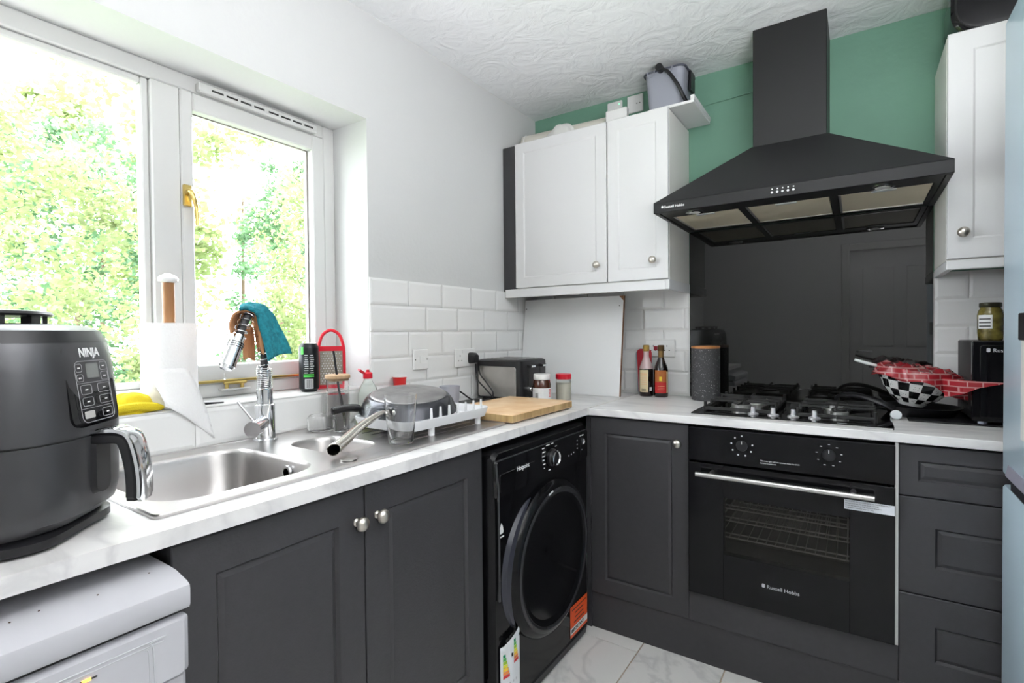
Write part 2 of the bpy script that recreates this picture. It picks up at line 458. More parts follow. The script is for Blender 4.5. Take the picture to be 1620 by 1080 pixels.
L1 = leafmat('bright leaf', (.22, .27, .13)); L2 = leafmat('blue green leaf', (.10, .19, .10)); L3 = leafmat('russet leaf', (.10, .06, .05))
tree('pale green tree filling the narrow right-hand window pane', -3.0, .75, 2.9, .72, 13000, L1, 1, .05)
tree('bright green tree behind the air fryer, nearest in the wide left pane', -3.0, -1.38, 2.6, .72, 12000, L1, 3, .05)
tree('blue-green tree in the gap behind, just left of the mullion', -5.7, -.45, 3.6, 1.05, 13000, L2, 2, .07)
tree('darker tree standing farther off behind the right-hand pane', -5.8, 2.3, 3.8, 1.1, 13000, L2, 5, .07)
tree('thin russet-leaved shrub close outside the glass', -1.62, -.72, 1.42, .14, 500, L3, 4, .03)
hg = thing('hedge', 'very tall overgrown hedge closing off the far end of the garden', 'hedge', (-9, 1.5, -.6))
rnd = random.Random(77); vs = []; fs = []
cl = [(-9 + rnd.uniform(-.5, .5), rnd.uniform(-5, 9), rnd.uniform(-.4, 6.5), rnd.uniform(.3, .7)) for _ in range(150)]
for k in range(20000):
    c = rnd.choice(cl); d = Vector((rnd.gauss(0, 1), rnd.gauss(0, 1), rnd.gauss(0, 1))).normalized() * c[3] * rnd.uniform(.3, 1)
    p = Vector(c[:3]) + d - Vector((-9, 1.5, -.6)); u = Vector((rnd.gauss(0, 1), rnd.gauss(0, 1), rnd.gauss(0, .6))).normalized(); v = u.orthogonal().normalized()
    L = .13 * rnd.uniform(.6, 1.3); w = L * .35; i = len(vs); vs += [p - u * L / 2, p + v * w, p + u * L / 2, p - v * w]; fs.append((i, i + 1, i + 2, i + 3))
me = bpy.data.meshes.new('foliage'); me.from_pydata(vs, [], fs); me.materials.append(L1)
o = bpy.data.objects.new('foliage', me); COL.objects.link(o); o.parent = hg; o['kind'] = 'stuff'
b = MB()
for k in range(6): b.cyl((-9, -4 + 2.4 * k, -.6), (-9.1, -3.9 + 2.4 * k, 4), .06, .02, 6)
obj('stems', b, BARK, hg)

# ------------------------------------------------------------------ worktops
ZW = .91; ZB = .882
sinkhole = [(.10, -2.10), (.50, -2.10), (.50, -1.50), (.10, -1.50)]
wl = thing('worktop', 'long white marble-effect worktop under the window holding the sink', 'worktop', (.3, -1.4, ZB))
obj('slab', slab([(0.001, -2.76), (.60, -2.76), (.60, -.001), (.001, -.001)], [sinkhole], ZB, ZW), WTOP, wl)
obj('joint_strip', MB().box(.5995, .6045, -.598, -.002, ZB, ZW + .0012), mat('pale joint strip', (.75, .74, .70), .4), wl)
wr = origin(obj('worktop', MB().box(.605, RX - .001, -.60, -.002, ZB, ZW, .002), WTOP), (1.5, -.3, ZB))
tag(wr, 'shorter marble-effect worktop along the green wall holding the hob', 'worktop')

# ------------------------------------------------------------------ base units
def shaker(name, axis, a0, a1, z0, z1, face, m, parent, bt=.07, thick=.018, label=None, rec=.008, sgn=-1):
    """shaker door: face plane coordinate, outward direction sgn along the other axis; axis='x' -> width along x"""
    def P(a, n, z): return (a, face - sgn * n, z) if axis == 'x' else (face - sgn * n, a, z)
    mb = MB(); g = .0
    O = [(a0, z0), (a1, z0), (a1, z1), (a0, z1)]; e = .002
    O2 = [(a0 + e, z0 + e), (a1 - e, z0 + e), (a1 - e, z1 - e), (a0 + e, z1 - e)]
    i1 = [(a0 + bt, z0 + bt), (a1 - bt, z0 + bt), (a1 - bt, z1 - bt), (a0 + bt, z1 - bt)]
    q = bt + .006; i2 = [(a0 + q, z0 + q), (a1 - q, z0 + q), (a1 - q, z1 - q), (a0 + q, z1 - q)]
    q2 = bt + .016; i3 = [(a0 + q2, z0 + q2), (a1 - q2, z0 + q2), (a1 - q2, z1 - q2), (a0 + q2, z1 - q2)]
    mb.loft([[P(a, thick, z) for a, z in O], [P(a, e, z) for a, z in O], [P(a, 0, z) for a, z in O2], [P(a, 0, z) for a, z in i1],
             [P(a, rec, z) for a, z in i2], [P(a, rec * .55, z) for a, z in i3]])
    return obj(name, mb, m, parent, label, sharp=12)
# sink cabinet: two doors facing +x
ca = thing('sink_cabinet', 'charcoal two-door base cabinet under the sink', 'cabinet', (.3, -1.7, 0))
obj('carcass', MB().box(.02, .558, -2.128, -2.110, .15, .868).box(.02, .558, -1.307, -1.289, .15, .868).box(.02, .558, -2.110, -1.307, .15, .168).box(.02, .03, -2.110, -1.307, .168, .70), CHARF, ca)
d = shaker('door', 'y', -2.130, -1.7315, .15, .872, .58, CHAR, ca, sgn=1)
knob(d, (.58, -1.755, .797), (1, 0, 0))
d = shaker('door', 'y', -1.7285, -1.287, .15, .872, .58, CHAR, ca, sgn=1)
knob(d, (.58, -1.695, .797), (1, 0, 0))
obj('plinth', MB().box(.50, .518, -2.128, -1.289, 0, .148), CHARF, ca)
# corner cabinet facing -y
cb = thing('corner_cabinet', 'charcoal base cabinet with one door in the room corner', 'cabinet', (.8, -.3, 0))
obj('carcass', MB().box(.62, .998, -.56, -.02, .15, .868), CHARF, cb)
d = shaker('door', 'x', .604, 1.000, .15, .874, -.58, CHAR, cb, bt=.062)
knob(d, (.963, -.58, .804), (0, -1, 0))
obj('corner_post', MB().box(.584, .6035, -.580, -.562, 0, .874), CHAR, cb)
# drawers
cd = thing('drawer_cabinet', 'charcoal unit of three drawers between oven and fridge', 'cabinet', (1.9, -.3, 0))
obj('carcass', MB().box(1.63, 2.118, -.56, -.02, .15, .868), CHARF, cd)
for z0, z1 in ((.723, .874), (.431, .719), (.150, .427)):
    dr = shaker('drawer', 'x', 1.622, 2.12, z0, z1, -.58, CHAR, cd, bt=.045 if z1 - z0 < .2 else .085)
tag(origin(obj('plinth', MB().box(.604, 2.12, -.572, -.555, 0, .149), CHAR), (1.3, -.56, 0)), 'long charcoal plinth board along the floor below oven and drawers', 'plinth')
tag(origin(obj('filler_panel', MB().box(1.001, 1.621, -.579, -.562, .151, .262, .001), CHAR), (1.3, -.57, .151)), 'charcoal filler panel directly below the oven', 'panel')

# ------------------------------------------------------------------ oven
ov = thing('oven', 'built-in black glass single oven with steel bar handle', 'oven', (1.3, -.3, .262))
X0, X1 = 1.004, 1.612
obj('cavity', MB().box(X0 + .01, X1 - .01, -.06, -.04, .27, .87)
    .box(X0 + .01, X0 + .02, -.565, -.06, .27, .87).box(X1 - .02, X1 - .01, -.565, -.06, .27, .87)
    .box(X0 + .02, X1 - .02, -.545, -.06, .27, .28).box(X0 + .02, X1 - .02, -.545, -.06, .86, .87), mat('oven enamel', (.16, .15, .14), .35), ov)
op = obj('control_panel', MB().box(X0, X1, -.600, -.566, .752, .872, .002), BLKGL, ov)
for xk in (1.185, 1.442):
    kb = obj('dial', MB().cyl((xk, -.6, .822), (xk, -.604, .822), .019, .018, 28), BLKP, op, 'flush black dial')
    obj('pointer', MB().box(xk - .001, xk + .001, -.6048, -.604, .828, .838), PRINT, kb)
    for k in range(8 if xk < 1.3 else 9):
        a = PI / 2 + k * 2 * PI / 9
        px, pz = xk + .034 * math.cos(a), .822 + .034 * math.sin(a)
        if xk > 1.3: obj('dial_mark', MB().box(px - .003, px + .003, -.6006, -.600, pz - .001, pz + .001), GREYP, op)
        else: obj('dial_mark', MB().box(px - .0025, px + .0025, -.6006, -.600, pz - .0025, pz + .0025, .0002), GREYP, op)
text('The oven light will not operate when the ECO', .0062, (1.243, -.6003, .777), (1, 0, 0), (0, 0, 1), PRINT, op)
text('function is selected.', .0062, (1.243, -.6003, .769), (1, 0, 0), (0, 0, 1), PRINT, op)
# door: frame of black glass with a clear window
od = obj('oven_door', MB().box(X0, 1.125, -.602, -.567, .268, .745, .0015).box(1.497, X1, -.602, -.567, .268, .745, .0015)
         .box(1.125, 1.497, -.602, -.567, .268, .43).box(1.125, 1.497, -.602, -.567, .632, .745), BLKGL, ov)
obj('door_glass', MB().box(1.125, 1.497, -.6015, -.598, .43, .632), mat('smoked oven glass', (.38, .36, .33), .02, trans=1, ior=1.3), od)
obj('handle', MB().cyl((1.040, -.642, .714), (1.560, -.642, .714), .0085, seg=20), STEEL, od, 'brushed steel bar handle')
for xk in (1.09, 1.507): obj('handle_post', MB().cyl((xk, -.602, .718), (xk, -.642, .716), .008, seg=14), STEEL, od)
for z in (.47, .53, .575):
    rk = MB()
    for y in (-.53, -.49, -.10): rk.cyl((1.09, y, z), (1.53, y, z), .0028, seg=8)
    for k in range(15): rk.cyl((1.10 + k * .030, -.53, z), (1.10 + k * .030, -.10, z), .0016, seg=6)
    obj('wire_rack', rk, STEEL, ov)
text('Russell Hobbs', .017, (1.263, -.6022, .348), (1, 0, 0), (0, 0, 1), GREYP, od)
obj('logo_mark', MB().box(1.248, 1.258, -.6027, -.6020, .349, .361, .002), GREYP, od)
lb = obj('warning_label', MB().box(1.483, 1.611, -.6028, -.6020, .660, .690), mat('label paper', (.75, .76, .80), .6), od, 'white paper warning label')
for k, s in enumerate(['WARNING: the accessible parts may become hot when', 'this grill is in use. To avoid burns, children', 'should be kept away. This appliance should be', 'installed by a qualified engineer only.']):
    text(s, .0050, (1.486, -.6030, .6845 - k * .0065), (1, 0, 0), (0, 0, 1), DPRINT, lb)
tag(origin(obj('edge_strip', MB().box(1.6125, 1.6205, -.583, -.565, .262, .878), CARC), (1.616, -.57, .262)), 'thin cream cabinet edge right of the oven', 'panel')

# ------------------------------------------------------------------ washing machine
wm = thing('washing_machine', 'black front-loading washer under the worktop with round door', 'washing machine', (.3, -.94, 0))
Y0, Y1 = -1.272, -.612; XF = .605
b = MB(); rr = rrect(Y0, Y1, .008, .858, .03, 5)
b.loft([[(.05, y, z) for y, z in rr], [(XF - .03, y, z) for y, z in rr], [(XF - .012, y * 1 + (.004 if y < -.94 else -.004), z) for y, z in rr],
        [(XF, y + (.014 if y < -.94 else -.014), z + (-.008 if z > .4 else .0)) for y, z in rr]])
obj('body', b, BLKGL, wm)
obj('kick_panel', MB().box(XF - .02, XF + .004, Y0 + .03, Y1 - .03, .008, .038, .004), BLKP, wm)
wp = obj('control_panel', MB().loft([[(XF, y, z) for y, z in rrect(Y0 + .012, Y1 - .014, .715, .832, .012, 4)],
      [(XF + .008, y, z) for y, z in rrect(Y0 + .016, Y1 - .018, .718, .829, .012, 4)]]), BLKG, wm)
obj('edge_ridge', MB().tube(smoothpath([(XF + .008, -1.262, .826), (XF + .009, -1.257, .78), (XF + .006, -1.247, .70), (XF + .006, -1.246, .4)], 5), .0035, 8), GUN, wm)
obj('panel_seam', MB().box(XF + .004, XF + .0088, Y0 + .02, Y1 - .03, .8295, .832), GUN, wp)
obj('detergent_drawer', MB().loft([[(XF + .006, y, z) for y, z in rrect(-1.245, -1.03, .73, .79, .008, 4)], [(XF + .010, y, z) for y, z in rrect(-1.242, -1.033, .733, .787, .008, 4)]]), BLKG, wp)
DY, DZ = -.925, .777
dl = obj('dial', MB().lathe([(.031, 0), (.031, .010), (.027, .014), (.026, .022), (.0, .022)][:4], (XF + .008, DY, DZ), 32, M=Matrix.Rotation(PI / 2, 3, 'Y')), BLKP, wp)
obj('chrome_ring', MB().lathe([(.0265, .020), (.0275, .024), (.0235, .026), (.021, .022)], (XF + .008, DY, DZ), 36, caps=False, M=Matrix.Rotation(PI / 2, 3, 'Y')), CHROME, dl, 'silver ring around the dial')
text('Hotpoint', .020, (XF + .0105, -1.150, .779), (0, 1, 0), (0, 0, 1), PRINT, wp, bold=.0004)
for k, (dy, dz, s) in enumerate([(-.062, .040, 'Mixed'), (-.060, .026, 'Cotton'), (-.062, .012, 'Eco 40'), (-.060, -.002, 'Wool'), (-.057, -.016, 'Rapid'), (-.052, -.030, '20'),
                                (-.036, .046, 'Delicate'), (.000, .046, 'Steam'), (.028, .032, 'Spin'), (.036, .012, 'Rinse'), (.036, -.008, 'Duvet'), (-.02, -.044, 'Sport')]):
    obj('printed_mark', MB().box(XF + .008, XF + .0085, DY + dy, DY + dy + .0032 * len(s), DZ + dz, DZ + dz + .0035), PRINT, wp)
bt = obj('start_button', MB().lathe([(.012, 0), (.013, .003), (.010, .004), (.009, .002)], (XF + .008, -.672, .788), 24, M=Matrix.Rotation(PI / 2, 3, 'Y')), CHROME, wp)
for yy in (-.700, -.680): obj('printed_mark', MB().box(XF + .008, XF + .0085, yy, yy + .014, .812, .8155), PRINT, wp)
for yy, zz in ((-.72, .80), (-.72, .785), (-.72, .77), (-.79, .755), (-.77, .757), (-.75, .76), (-.68, .757)):
    obj('touch_mark', MB().box(XF + .008, XF + .0086, yy - .003, yy + .003, zz - .002, zz + .002), GREYP, wp)
wd = None
RY = Matrix.Rotation(PI / 2, 3, 'Y'); DC = (XF, -.925, .425)
wd = obj('door', MB().lathe([(.268, -.002), (.270, .010), (.262, .022), (.245, .030), (.225, .030), (.214, .022), (.205, .020), (.10, .034), (.001, .038)], DC, 64, M=RY), BLKGL, wm)
obj('door_rim', MB().lathe([(.246, .0305), (.241, .0335), (.232, .0335), (.227, .0305)], DC, 64, caps=False, M=RY), mat('dark grey gloss', (.03, .03, .033), .15), wd)
b = MB(); a0, a1 = math.radians(118), math.radians(215); n = 18   # raised grip crescent on the left
for rA, rB, x0, x1 in ((.272, .296, 0, .012),):
    rgs = []
    for k in range(n + 1):
        a = a0 + (a1 - a0) * k / n; w = math.sin(PI * k / n) ** .6
        c, s = math.cos(a), math.sin(a)
        rgs.append([(XF + x, DC[1] + r_ * c, DC[2] + r_ * s) for r_, x in ((rA, 0), (rA, .016 * w + .001), (rA + .02 * w + .001, .012 * w + .001), (rA + .03 * w + .002, 0))])
    b.loft(rgs)
obj('door_grip', b, mat('dark blue grey gloss', (.035, .037, .05), .2), wm)
obj('printed_mark', MB().tube([(XF + .031, -.985, .660), (XF + .031, -.955, .667)], .003, 6), GREYP, wd)
# badge, energy label, orange sticker
obj('white_badge', MB().loft([[(x_, y_, z_) for y_, z_ in ((-1.236, .606), (-1.232, .601), (-1.218, .601), (-1.214, .606), (-1.218, .622), (-1.225, .634), (-1.232, .622))] for x_ in (XF + .0002, XF + .0010)]), PRINT, wm, 'white drop-shaped badge')
obj('badge_print', MB().box(XF + .0002, XF + .0008, -1.238, -1.212, .589, .593), PRINT, wm)
os_ = obj('orange_sticker', MB().quad((XF + .0012, -.775, .045), (XF + .0012, -.628, .045), (XF + .0012, -.628, .165), (XF + .0012, -.775, .165)), mat('orange sticker paper', (.80, .10, .02), .5), wm, 'orange warning sticker')
obj('sticker_band', MB().quad((XF + .0017, -.775, .058), (XF + .0017, -.628, .058), (XF + .0017, -.628, .082), (XF + .0017, -.775, .082)), PRINT, os_)
text('IMPORTANT', .019, (XF + .002, -.768, .0635), (0, 1, 0), (0, 0, 1), DPRINT, os_, bold=.0006)
for k, s in enumerate(['REMOVE TRANSIT BOLTS', 'BEFORE USING', 'THIS MACHINE', 'KEEP BOLTS SAFE']):
    obj('printed_line', MB().box(XF + .0012, XF + .0018, -.700 - .0030 * len(s), -.700 + .0030 * len(s), .146 - k * .017, .150 - k * .017), DPRINT, os_)
xe = XF + .004
def EL(u, v): return (xe + .012 * math.sin(u * 2.5), -1.243 + .098 * u, .285 - .19 * v + .012 * (1 - u) * 0 + (-.035 * (1 - u) if v < .05 else 0))
b = MB(); g = [[b.bm.verts.new(EL(i / 6, j / 6)) for i in range(7)] for j in range(7)]
for j in range(6):
    for i in range(6): b.bm.faces.new((g[j][i], g[j][i + 1], g[j + 1][i + 1], g[j + 1][i]))
en = obj('energy_label', b, mat('energy label paper', (.78, .80, .82), .5), wm, 'white energy rating label curling off the front')
def strip(u0, u1, v0, v1, m, nm='rating_bar'):
    p = [Vector(EL(*q)) + Vector((.0012, 0, 0)) for q in ((u0, v0), (u1, v0), (u1, v1), (u0, v1))]
    obj(nm, MB().quad(*p), m, en)
for cx0, vv in ((.10, .30), (.58, .14)):
    for k, c in enumerate([(.0, .25, .10), (.10, .42, .10), (.38, .62, .05), (.85, .80, .05), (.9, .55, .04), (.85, .25, .05), (.65, .04, .04)]):
        strip(cx0, cx0 + .10 + .028 * k, vv + .058 * k, vv + .05 + .058 * k, mat('rating %d' % k, c, .6))
p0 = Vector(EL(.2, .13)) + Vector((.003, 0, 0)); text('ENERG', .018, p0, (-.02, 1, .12), (0, -.12, 1), DPRINT, en, bold=.0006)
strip(.46, .54, .34, .40, DPRINT, 'printed_mark'); strip(.9, .97, .12, .17, DPRINT, 'printed_mark')
for k in range(3): strip(.35 + .16 * k, .42 + .16 * k, .80, .84, GREYP, 'printed_mark')

# ------------------------------------------------------------------ white dryer, bottom left
dy = thing('tumble_dryer', 'white appliance tucked under the worktop left of the sink cabinet', 'appliance', (.35, -2.44, 0))
YA, YB = -2.737, -2.140
obj('body', MB().box(.04, .60, YA, YB, .02, .79, .004), WHE, dy)
b = MB()
prof = [(.05, .800), (.655, .800), (.662, .803), (.665, .809), (.6655, .832), (.664, .838), (.655, .842), (.62, .849), (.60, .850), (.05, .850)]
b.loft([[(x - (.0), y, z) for x, z in prof] for y in (YA, YA + .004, YB - .004, YB)])
obj('lid', b, WHE, dy, 'white lid grimy towards the back')
dp = obj('fascia', MB().loft([[(.60, y, z) for y, z in rrect(YA, YB, .706, .792, .004, 3)], [(.655, y, z) for y, z in rrect(YA, YB, .704, .792, .006, 3)], [(.662, y, z) for y, z in rrect(YA + .008, YB - .008, .706, .788, .008, 3)]]), WHE, dy)
obj('shadow_gap', MB().box(.10, .645, YA + .002, YB - .002, .790, .802), mat('gap shade', (.05, .05, .05), .8), dy)  # dark strip put in as the shade between lid and fascia
def rline(parent, pts, r, m, nm): obj(nm, MB().tube(pts, r, 6), m, parent)
rline(dp, smoothpath([(.6625, -2.70, .775), (.6625, -2.21, .775), (.6625, -2.196, .772), (.6625, -2.190, .762), (.6625, -2.189, .708)], 4), .0009, GREYP, 'panel_line')
rline(dp, smoothpath([(.6625, -2.70, .769), (.6625, -2.213, .769), (.6625, -2.201, .766), (.6625, -2.196, .758), (.6625, -2.195, .708)], 4), .0006, GREYP, 'panel_line')
for yk, lit in ((-2.268, 1), (-2.302, 0), (-2.336, 0)):
    i = obj('indicator_slot', MB().box(.6615, .6632, yk - .013, yk + .011, .7600, .7620), DPRINT, dp)
    if lit: obj('lamp', MB().box(.6620, .6640, yk - .006, yk + .004, .7595, .7628), mat('amber lamp', (1, .5, .1), .4, emit=(1, .45, .06), estr=2.2), i, 'lit amber indicator')
    text('>|||', .008, (.6632, yk - .008, .747), (0, 1, 0), (0, 0, 1), DPRINT, dp)
obj('door_front', MB().box(.60, .650, YA, YB, .05, .702, .006), WHE, dy)
for k, (x, y) in enumerate(((.60, -2.17), (.615, -2.24), (.60, -2.30), (.605, -2.33))):
    obj('crumb', MB().lathe([(.0008, 0), (.0016, .0006), (.0008, .0012)], (x, y, .8503), 6), mat('brown crumb', (.08, .05, .03), .9), dy)

# ------------------------------------------------------------------ wall cabinets
def wallcab(x0, x1, label, knobx, bt=.05, side='left'):
    t = thing('wall_cabinet', label, 'cabinet', ((x0 + x1) / 2, -.15, 1.443))
    obj('carcass', MB().box(x0 + .0005, x1 - .0005, -.308, -.002, 1.443, 2.168, .001), CARC, t)
    d = shaker('door', 'x', x0 + .002, x1 - .002, 1.447, 2.172, -.3265, CABW, t, bt=bt, rec=.003)
    knob(d, (knobx, -.3265, 1.528), (0, -1, 0))
    return t
wallcab(.073, .572, 'wider white wall cabinet in the left corner', .527)
wallcab(.5735, .852, 'narrow white wall cabinet just left of the cooker hood', .788)
wallcab(1.757, 2.257, 'white wall cabinet right of the cooker hood above the microwave', 1.797, bt=.062)
tag(origin(obj('filler_panel', MB().box(.002, .0725, -.3265, -.308, 1.432, 2.166, .001), CHARF), (.03, -.31, 1.432)), 'black vertical filler strip between window wall and wall cabinet', 'panel')
b = MB().box(.012, .838, -.330, -.312, 1.400, 1.4425, .002).box(.838, .856, -.330, -.004, 1.400, 1.4425, .002)
tag(origin(obj('pelmet', b, CABW), (.4, -.3, 1.4)), 'white pelmet strip beneath the two left wall cabinets', 'pelmet')
b = MB().box(1.757, 2.257, -.330, -.312, 1.412, 1.4425, .002).box(1.757, 1.775, -.312, -.004, 1.412, 1.4425, .002)
tag(origin(obj('pelmet', b, CABW), (2, -.3, 1.41)), 'white pelmet strip beneath the right wall cabinet', 'pelmet')

# ------------------------------------------------------------------ cooker hood
hd = thing('cooker_hood', 'black pyramid chimney cooker hood on the green wall', 'cooker hood', (1.303, -.25, 1.686))
hx0, hx1, hy0, hy1 = .845, 1.757, -.500, -.002
cx0, cx1, cy0 = 1.165, 1.425, -.26
# rim
obj('rim', MB().box(hx0, hx1, hy0, hy0 + .018, 1.686, 1.727, .0015).box(hx0, hx0 + .018, hy0 + .018, hy1, 1.686, 1.727, .0015).box(hx1 - .018, hx1, hy0 + .018, hy1, 1.686, 1.727, .0015), BLKS, hd)
cano = MB()
lo = [(hx0, hy0), (hx1, hy0), (hx1, hy1), (hx0, hy1)]; hi_ = [(cx0, cy0), (cx1, cy0), (cx1, hy1), (cx0, hy1)]
cano.loft([[(x, y, 1.727) for x, y in lo], [(x, y, 1.952) for x, y in hi_]], caps=False)
obj('canopy', cano, BLKS, hd)
obj('chimney', MB().box(cx0 + .004, cx1 - .004, cy0 + .003, -.002, 1.945, H - .001, .002), BLKS, hd)
un = obj('underside', MB().box(hx0 + .018, hx1 - .018, hy0 + .018, -.375, 1.690, 1.696).box(hx0 + .018, hx1 - .018, -.045, hy1, 1.690, 1.696)
    .box(hx0 + .018, .885, -.375, -.045, 1.690, 1.696).box(1.722, hx1 - .018, -.375, -.045, 1.690, 1.696)
    .box(1.135, 1.158, -.375, -.045, 1.690, 1.696).box(1.435, 1.458, -.375, -.045, 1.690, 1.696), BLKS, hd)
fm = mat('aluminium mesh filter', (.80, .72, .55), .5, .15, bump=.5, bscale=500)
for xa, xb in ((.887, 1.133), (1.160, 1.433), (1.460, 1.720)):
    f = obj('grease_filter', MB().box(xa, xb, -.373, -.047, 1.692, 1.699, .0015), fm, hd)
    obj('filter_frame', MB().box(xa, xb, -.058, -.047, 1.689, 1.692).box(xa, xa + .008, -.373, -.047, 1.689, 1.692), STEEL, f)
    obj('filter_latch', MB().box((xa + xb) / 2 - .035, (xa + xb) / 2 + .035, -.366, -.350, 1.688, 1.692, .001), GREYP, f)
for xk in (.985, 1.585):
    l = obj('spot_lamp', MB().lathe([(.034, 0), (.034, -.004), (.026, -.005)], (xk, -.425, 1.690), 28), CHROME, hd)
    obj('lens', MB().lathe([(.025, -.001), (.02, -.0062), (.001, -.0068)], (xk, -.425, 1.690), 24), mat('frosted lens', (.75, .75, .72), .4), l)
for k in range(5):
    xk = 1.268 + k * .0165
    bt = obj('button', MB().cyl((xk, -.5, 1.702), (xk, -.507, 1.702), .0045, .004, 16), CHROME, hd)
    obj('button_symbol', MB().box(xk - .002, xk + .002, -.5006, -.5, 1.713, 1.717), PRINT, hd)
text('Russell Hobbs', .0135, (.888, -.5003, 1.702), (1, 0, 0), (0, 0, 1), PRINT, hd, bold=.0003)
obj('logo_mark', MB().box(.877, .885, -.5008, -.5, 1.703, 1.712, .0015), PRINT, hd)

tag(origin(obj('splashback', MB().box(.8545, 1.7545, -.009, -.001, .911, 1.6885, .001), mat('charcoal tinted glass', (.007, .007, .0065), .02, spec=.75)), (1.3, -.005, .911)), 'large glossy black glass splashback behind the hob', 'splashback')

# ------------------------------------------------------------------ gas hob
hb = thing('gas_hob', 'black glass four-burner gas hob set in the worktop', 'hob', (1.3, -.31, ZW))
obj('glass_plate', MB().loft([[(x, y, z) for x, y in rrect(1.000, 1.612, -.558, -.075, .012, 4)] for z in (ZW + .0005, ZW + .008)]), BLKG, hb)
obj('front_edge', MB().box(1.004, 1.608, -.5605, -.5575, ZW + .0005, ZW + .006), STEEL, hb, 'bright edge of the glass plate')
zt = ZW + .008
for bx, by, br in ((1.145, -.37, .036), (1.165, -.18, .05), (1.465, -.40, .028), (1.450, -.19, .042)):
    bu = obj('burner', MB().lathe([(br * 1.15, 0), (br * 1.15, .004), (br, .006), (br, .018), (br * .9, .020)], (bx, by, zt), 28), mat('burner aluminium', (.6, .6, .58), .35, .9), hb)
    obj('burner_cap', MB().lathe([(br * .82, .0205), (br * .85, .024), (br * .80, .029), (br * .3, .031)], (bx, by, zt), 28), IRON, bu)
for xa, xb in ((1.035, 1.265), (1.345, 1.565)):
    b = MB(); ya, yb = -.475, -.095; zz = zt + .030
    t = .0055
    for yy in (ya, yb, (ya + yb) / 2):
        b.box(xa, xb, yy - t, yy + t, zt + .004 if yy != (ya + yb) / 2 else zz - .006, (zt + .016) if yy != (ya + yb) / 2 else zz + .002, .0015)
    for xx in (xa, xb): b.box(xx - t, xx + t, ya, yb, zt + .004, zt + .016, .0015)
    xm = (xa + xb) / 2
    for (px, py) in ((xa, ya), (xb, ya), (xa, yb), (xb, yb), (xa, (ya + yb) / 2), (xb, (ya + yb) / 2)): b.cyl((px, py, zt), (px, py, zz + .004), .006, .0055, 8)
    for cy in (-.38, -.185):
        for sx_ in (-1, 1):
            x_o = xa if sx_ < 0 else xb
            b.box(min(x_o, xm + sx_ * .02), max(x_o, xm + sx_ * .02), cy - .004, cy + .004, zz - .004, zz + .004, .0015)
            b.cyl((x_o, cy, zt), (x_o, cy, zz + .004), .005, seg=8)
        b.box(xm - .004, xm + .004, cy + .02, cy + .09, zz - .004, zz + .004, .0015)
        b.box(xm - .004, xm + .004, cy - .09, cy - .02, zz - .004, zz + .004, .0015)
    obj('pan_support', b, IRON, hb)
for kx, ky in ((1.202, -.478), (1.268, -.480), (1.331, -.482), (1.395, -.480)):
    kn = obj('control_knob', MB().lathe([(.019, 0), (.019, .003), (.016, .005), (.0085, .007), (.0075, .026), (.006, .027)], (kx, ky, zt), 24), mat('silver knob', (.68, .68, .70), .3, .7), hb)
obj('printed_mark', MB().box(1.462, 1.490, -.545, -.541, zt, zt + .0004), GREYP, hb)

# ------------------------------------------------------------------ sink
sk = thing('sink', 'stainless steel bowl-and-a-half inset sink with drainer below the window', 'sink', (.28, -1.62, ZW))
R1 = rrect(.095, .485, -2.105, -1.762, .085, 8); R2 = rrect(.180, .420, -1.682, -1.525, .06, 8)
b = slab(rrect(.030, .536, -2.136, -1.085, .012, 3), [R1, R2], ZW + .0005, ZW + .0045)
obj('deck', b, STEELD, sk, recalc=False)
obj('rim', MB().tube([(x, y, ZW + .0045) for x, y in rrect(.033, .533, -2.133, -1.088, .012, 3)] + [(.533, -1.100, ZW + .0045)], .003, 6), STEELD, sk)
def bowl(name, x0, x1, y0, y1, r, dep):
    prof = [(0, ZW + .0045), (.003, ZW + .002), (.006, ZW - .006), (.010, ZW - .5 * dep), (.016, ZW - dep + .03), (.026, ZW - dep + .010), (.045, ZW - dep + .001), (.08, ZW - dep)]
    rings = []
    for off, z in prof:
        o_ = min(off, (x1 - x0) / 2 - .01, (y1 - y0) / 2 - .01)
        rings.append([(x, y, z) for x, y in rrect(x0 + o_, x1 - o_, y0 + o_, y1 - o_, max(r - o_ * .5, .006), 8)])
    b = MB(); b.loft(rings, caps=False); b.bm.faces.new([b.bm.verts.new(p) for p in rings[-1]])
    o = obj(name, b, STEELD, sk, sharp=50); return o
B1 = bowl('main_bowl', .095, .485, -2.105, -1.762, .085, .15); B2 = bowl('half_bowl', .180, .420, -1.682, -1.525, .06, .10)
obj('strainer', MB().lathe([(.045, 0), (.045, .002), (.03, -.001), (.012, .0)], (.29, -1.93, ZW - .148), 24), CHROME, B1)
obj('strainer', MB().lathe([(.03, 0), (.03, .002), (.02, -.001), (.01, .0)], (.30, -1.60, ZW - .098), 20), CHROME, B2)
Mo = Matrix.Rotation(PI / 2, 3, 'X')
obj('overflow', MB().lathe([(.019, 0), (.018, .004), (.012, .004), (.012, .001)], (.345, -1.772, .879), 24, caps=False, M=Mo).lathe([(.012, .001), (.001, .001)], (.345, -1.772, .879), 16, M=Mo, mi=1), [CHROME, DPRINT], B1)
for k in range(9):
    obj('drainer_ridge', MB().tube([(.13 + k * .04, -1.46, ZW + .0045), (.13 + k * .04, -1.13, ZW + .0045)], .0025, 6), STEELD, sk)
tag(origin(obj('overflow_plug', MB().lathe([(.019, 0), (.021, .001), (.021, .003), (.012, .004), (.001, .0045)], (.487, -1.700, ZW + .0047), 28), STEELD), (.487, -1.7, ZW + .0047)), 'small flat steel disc on the sink front edge', 'sink plug')

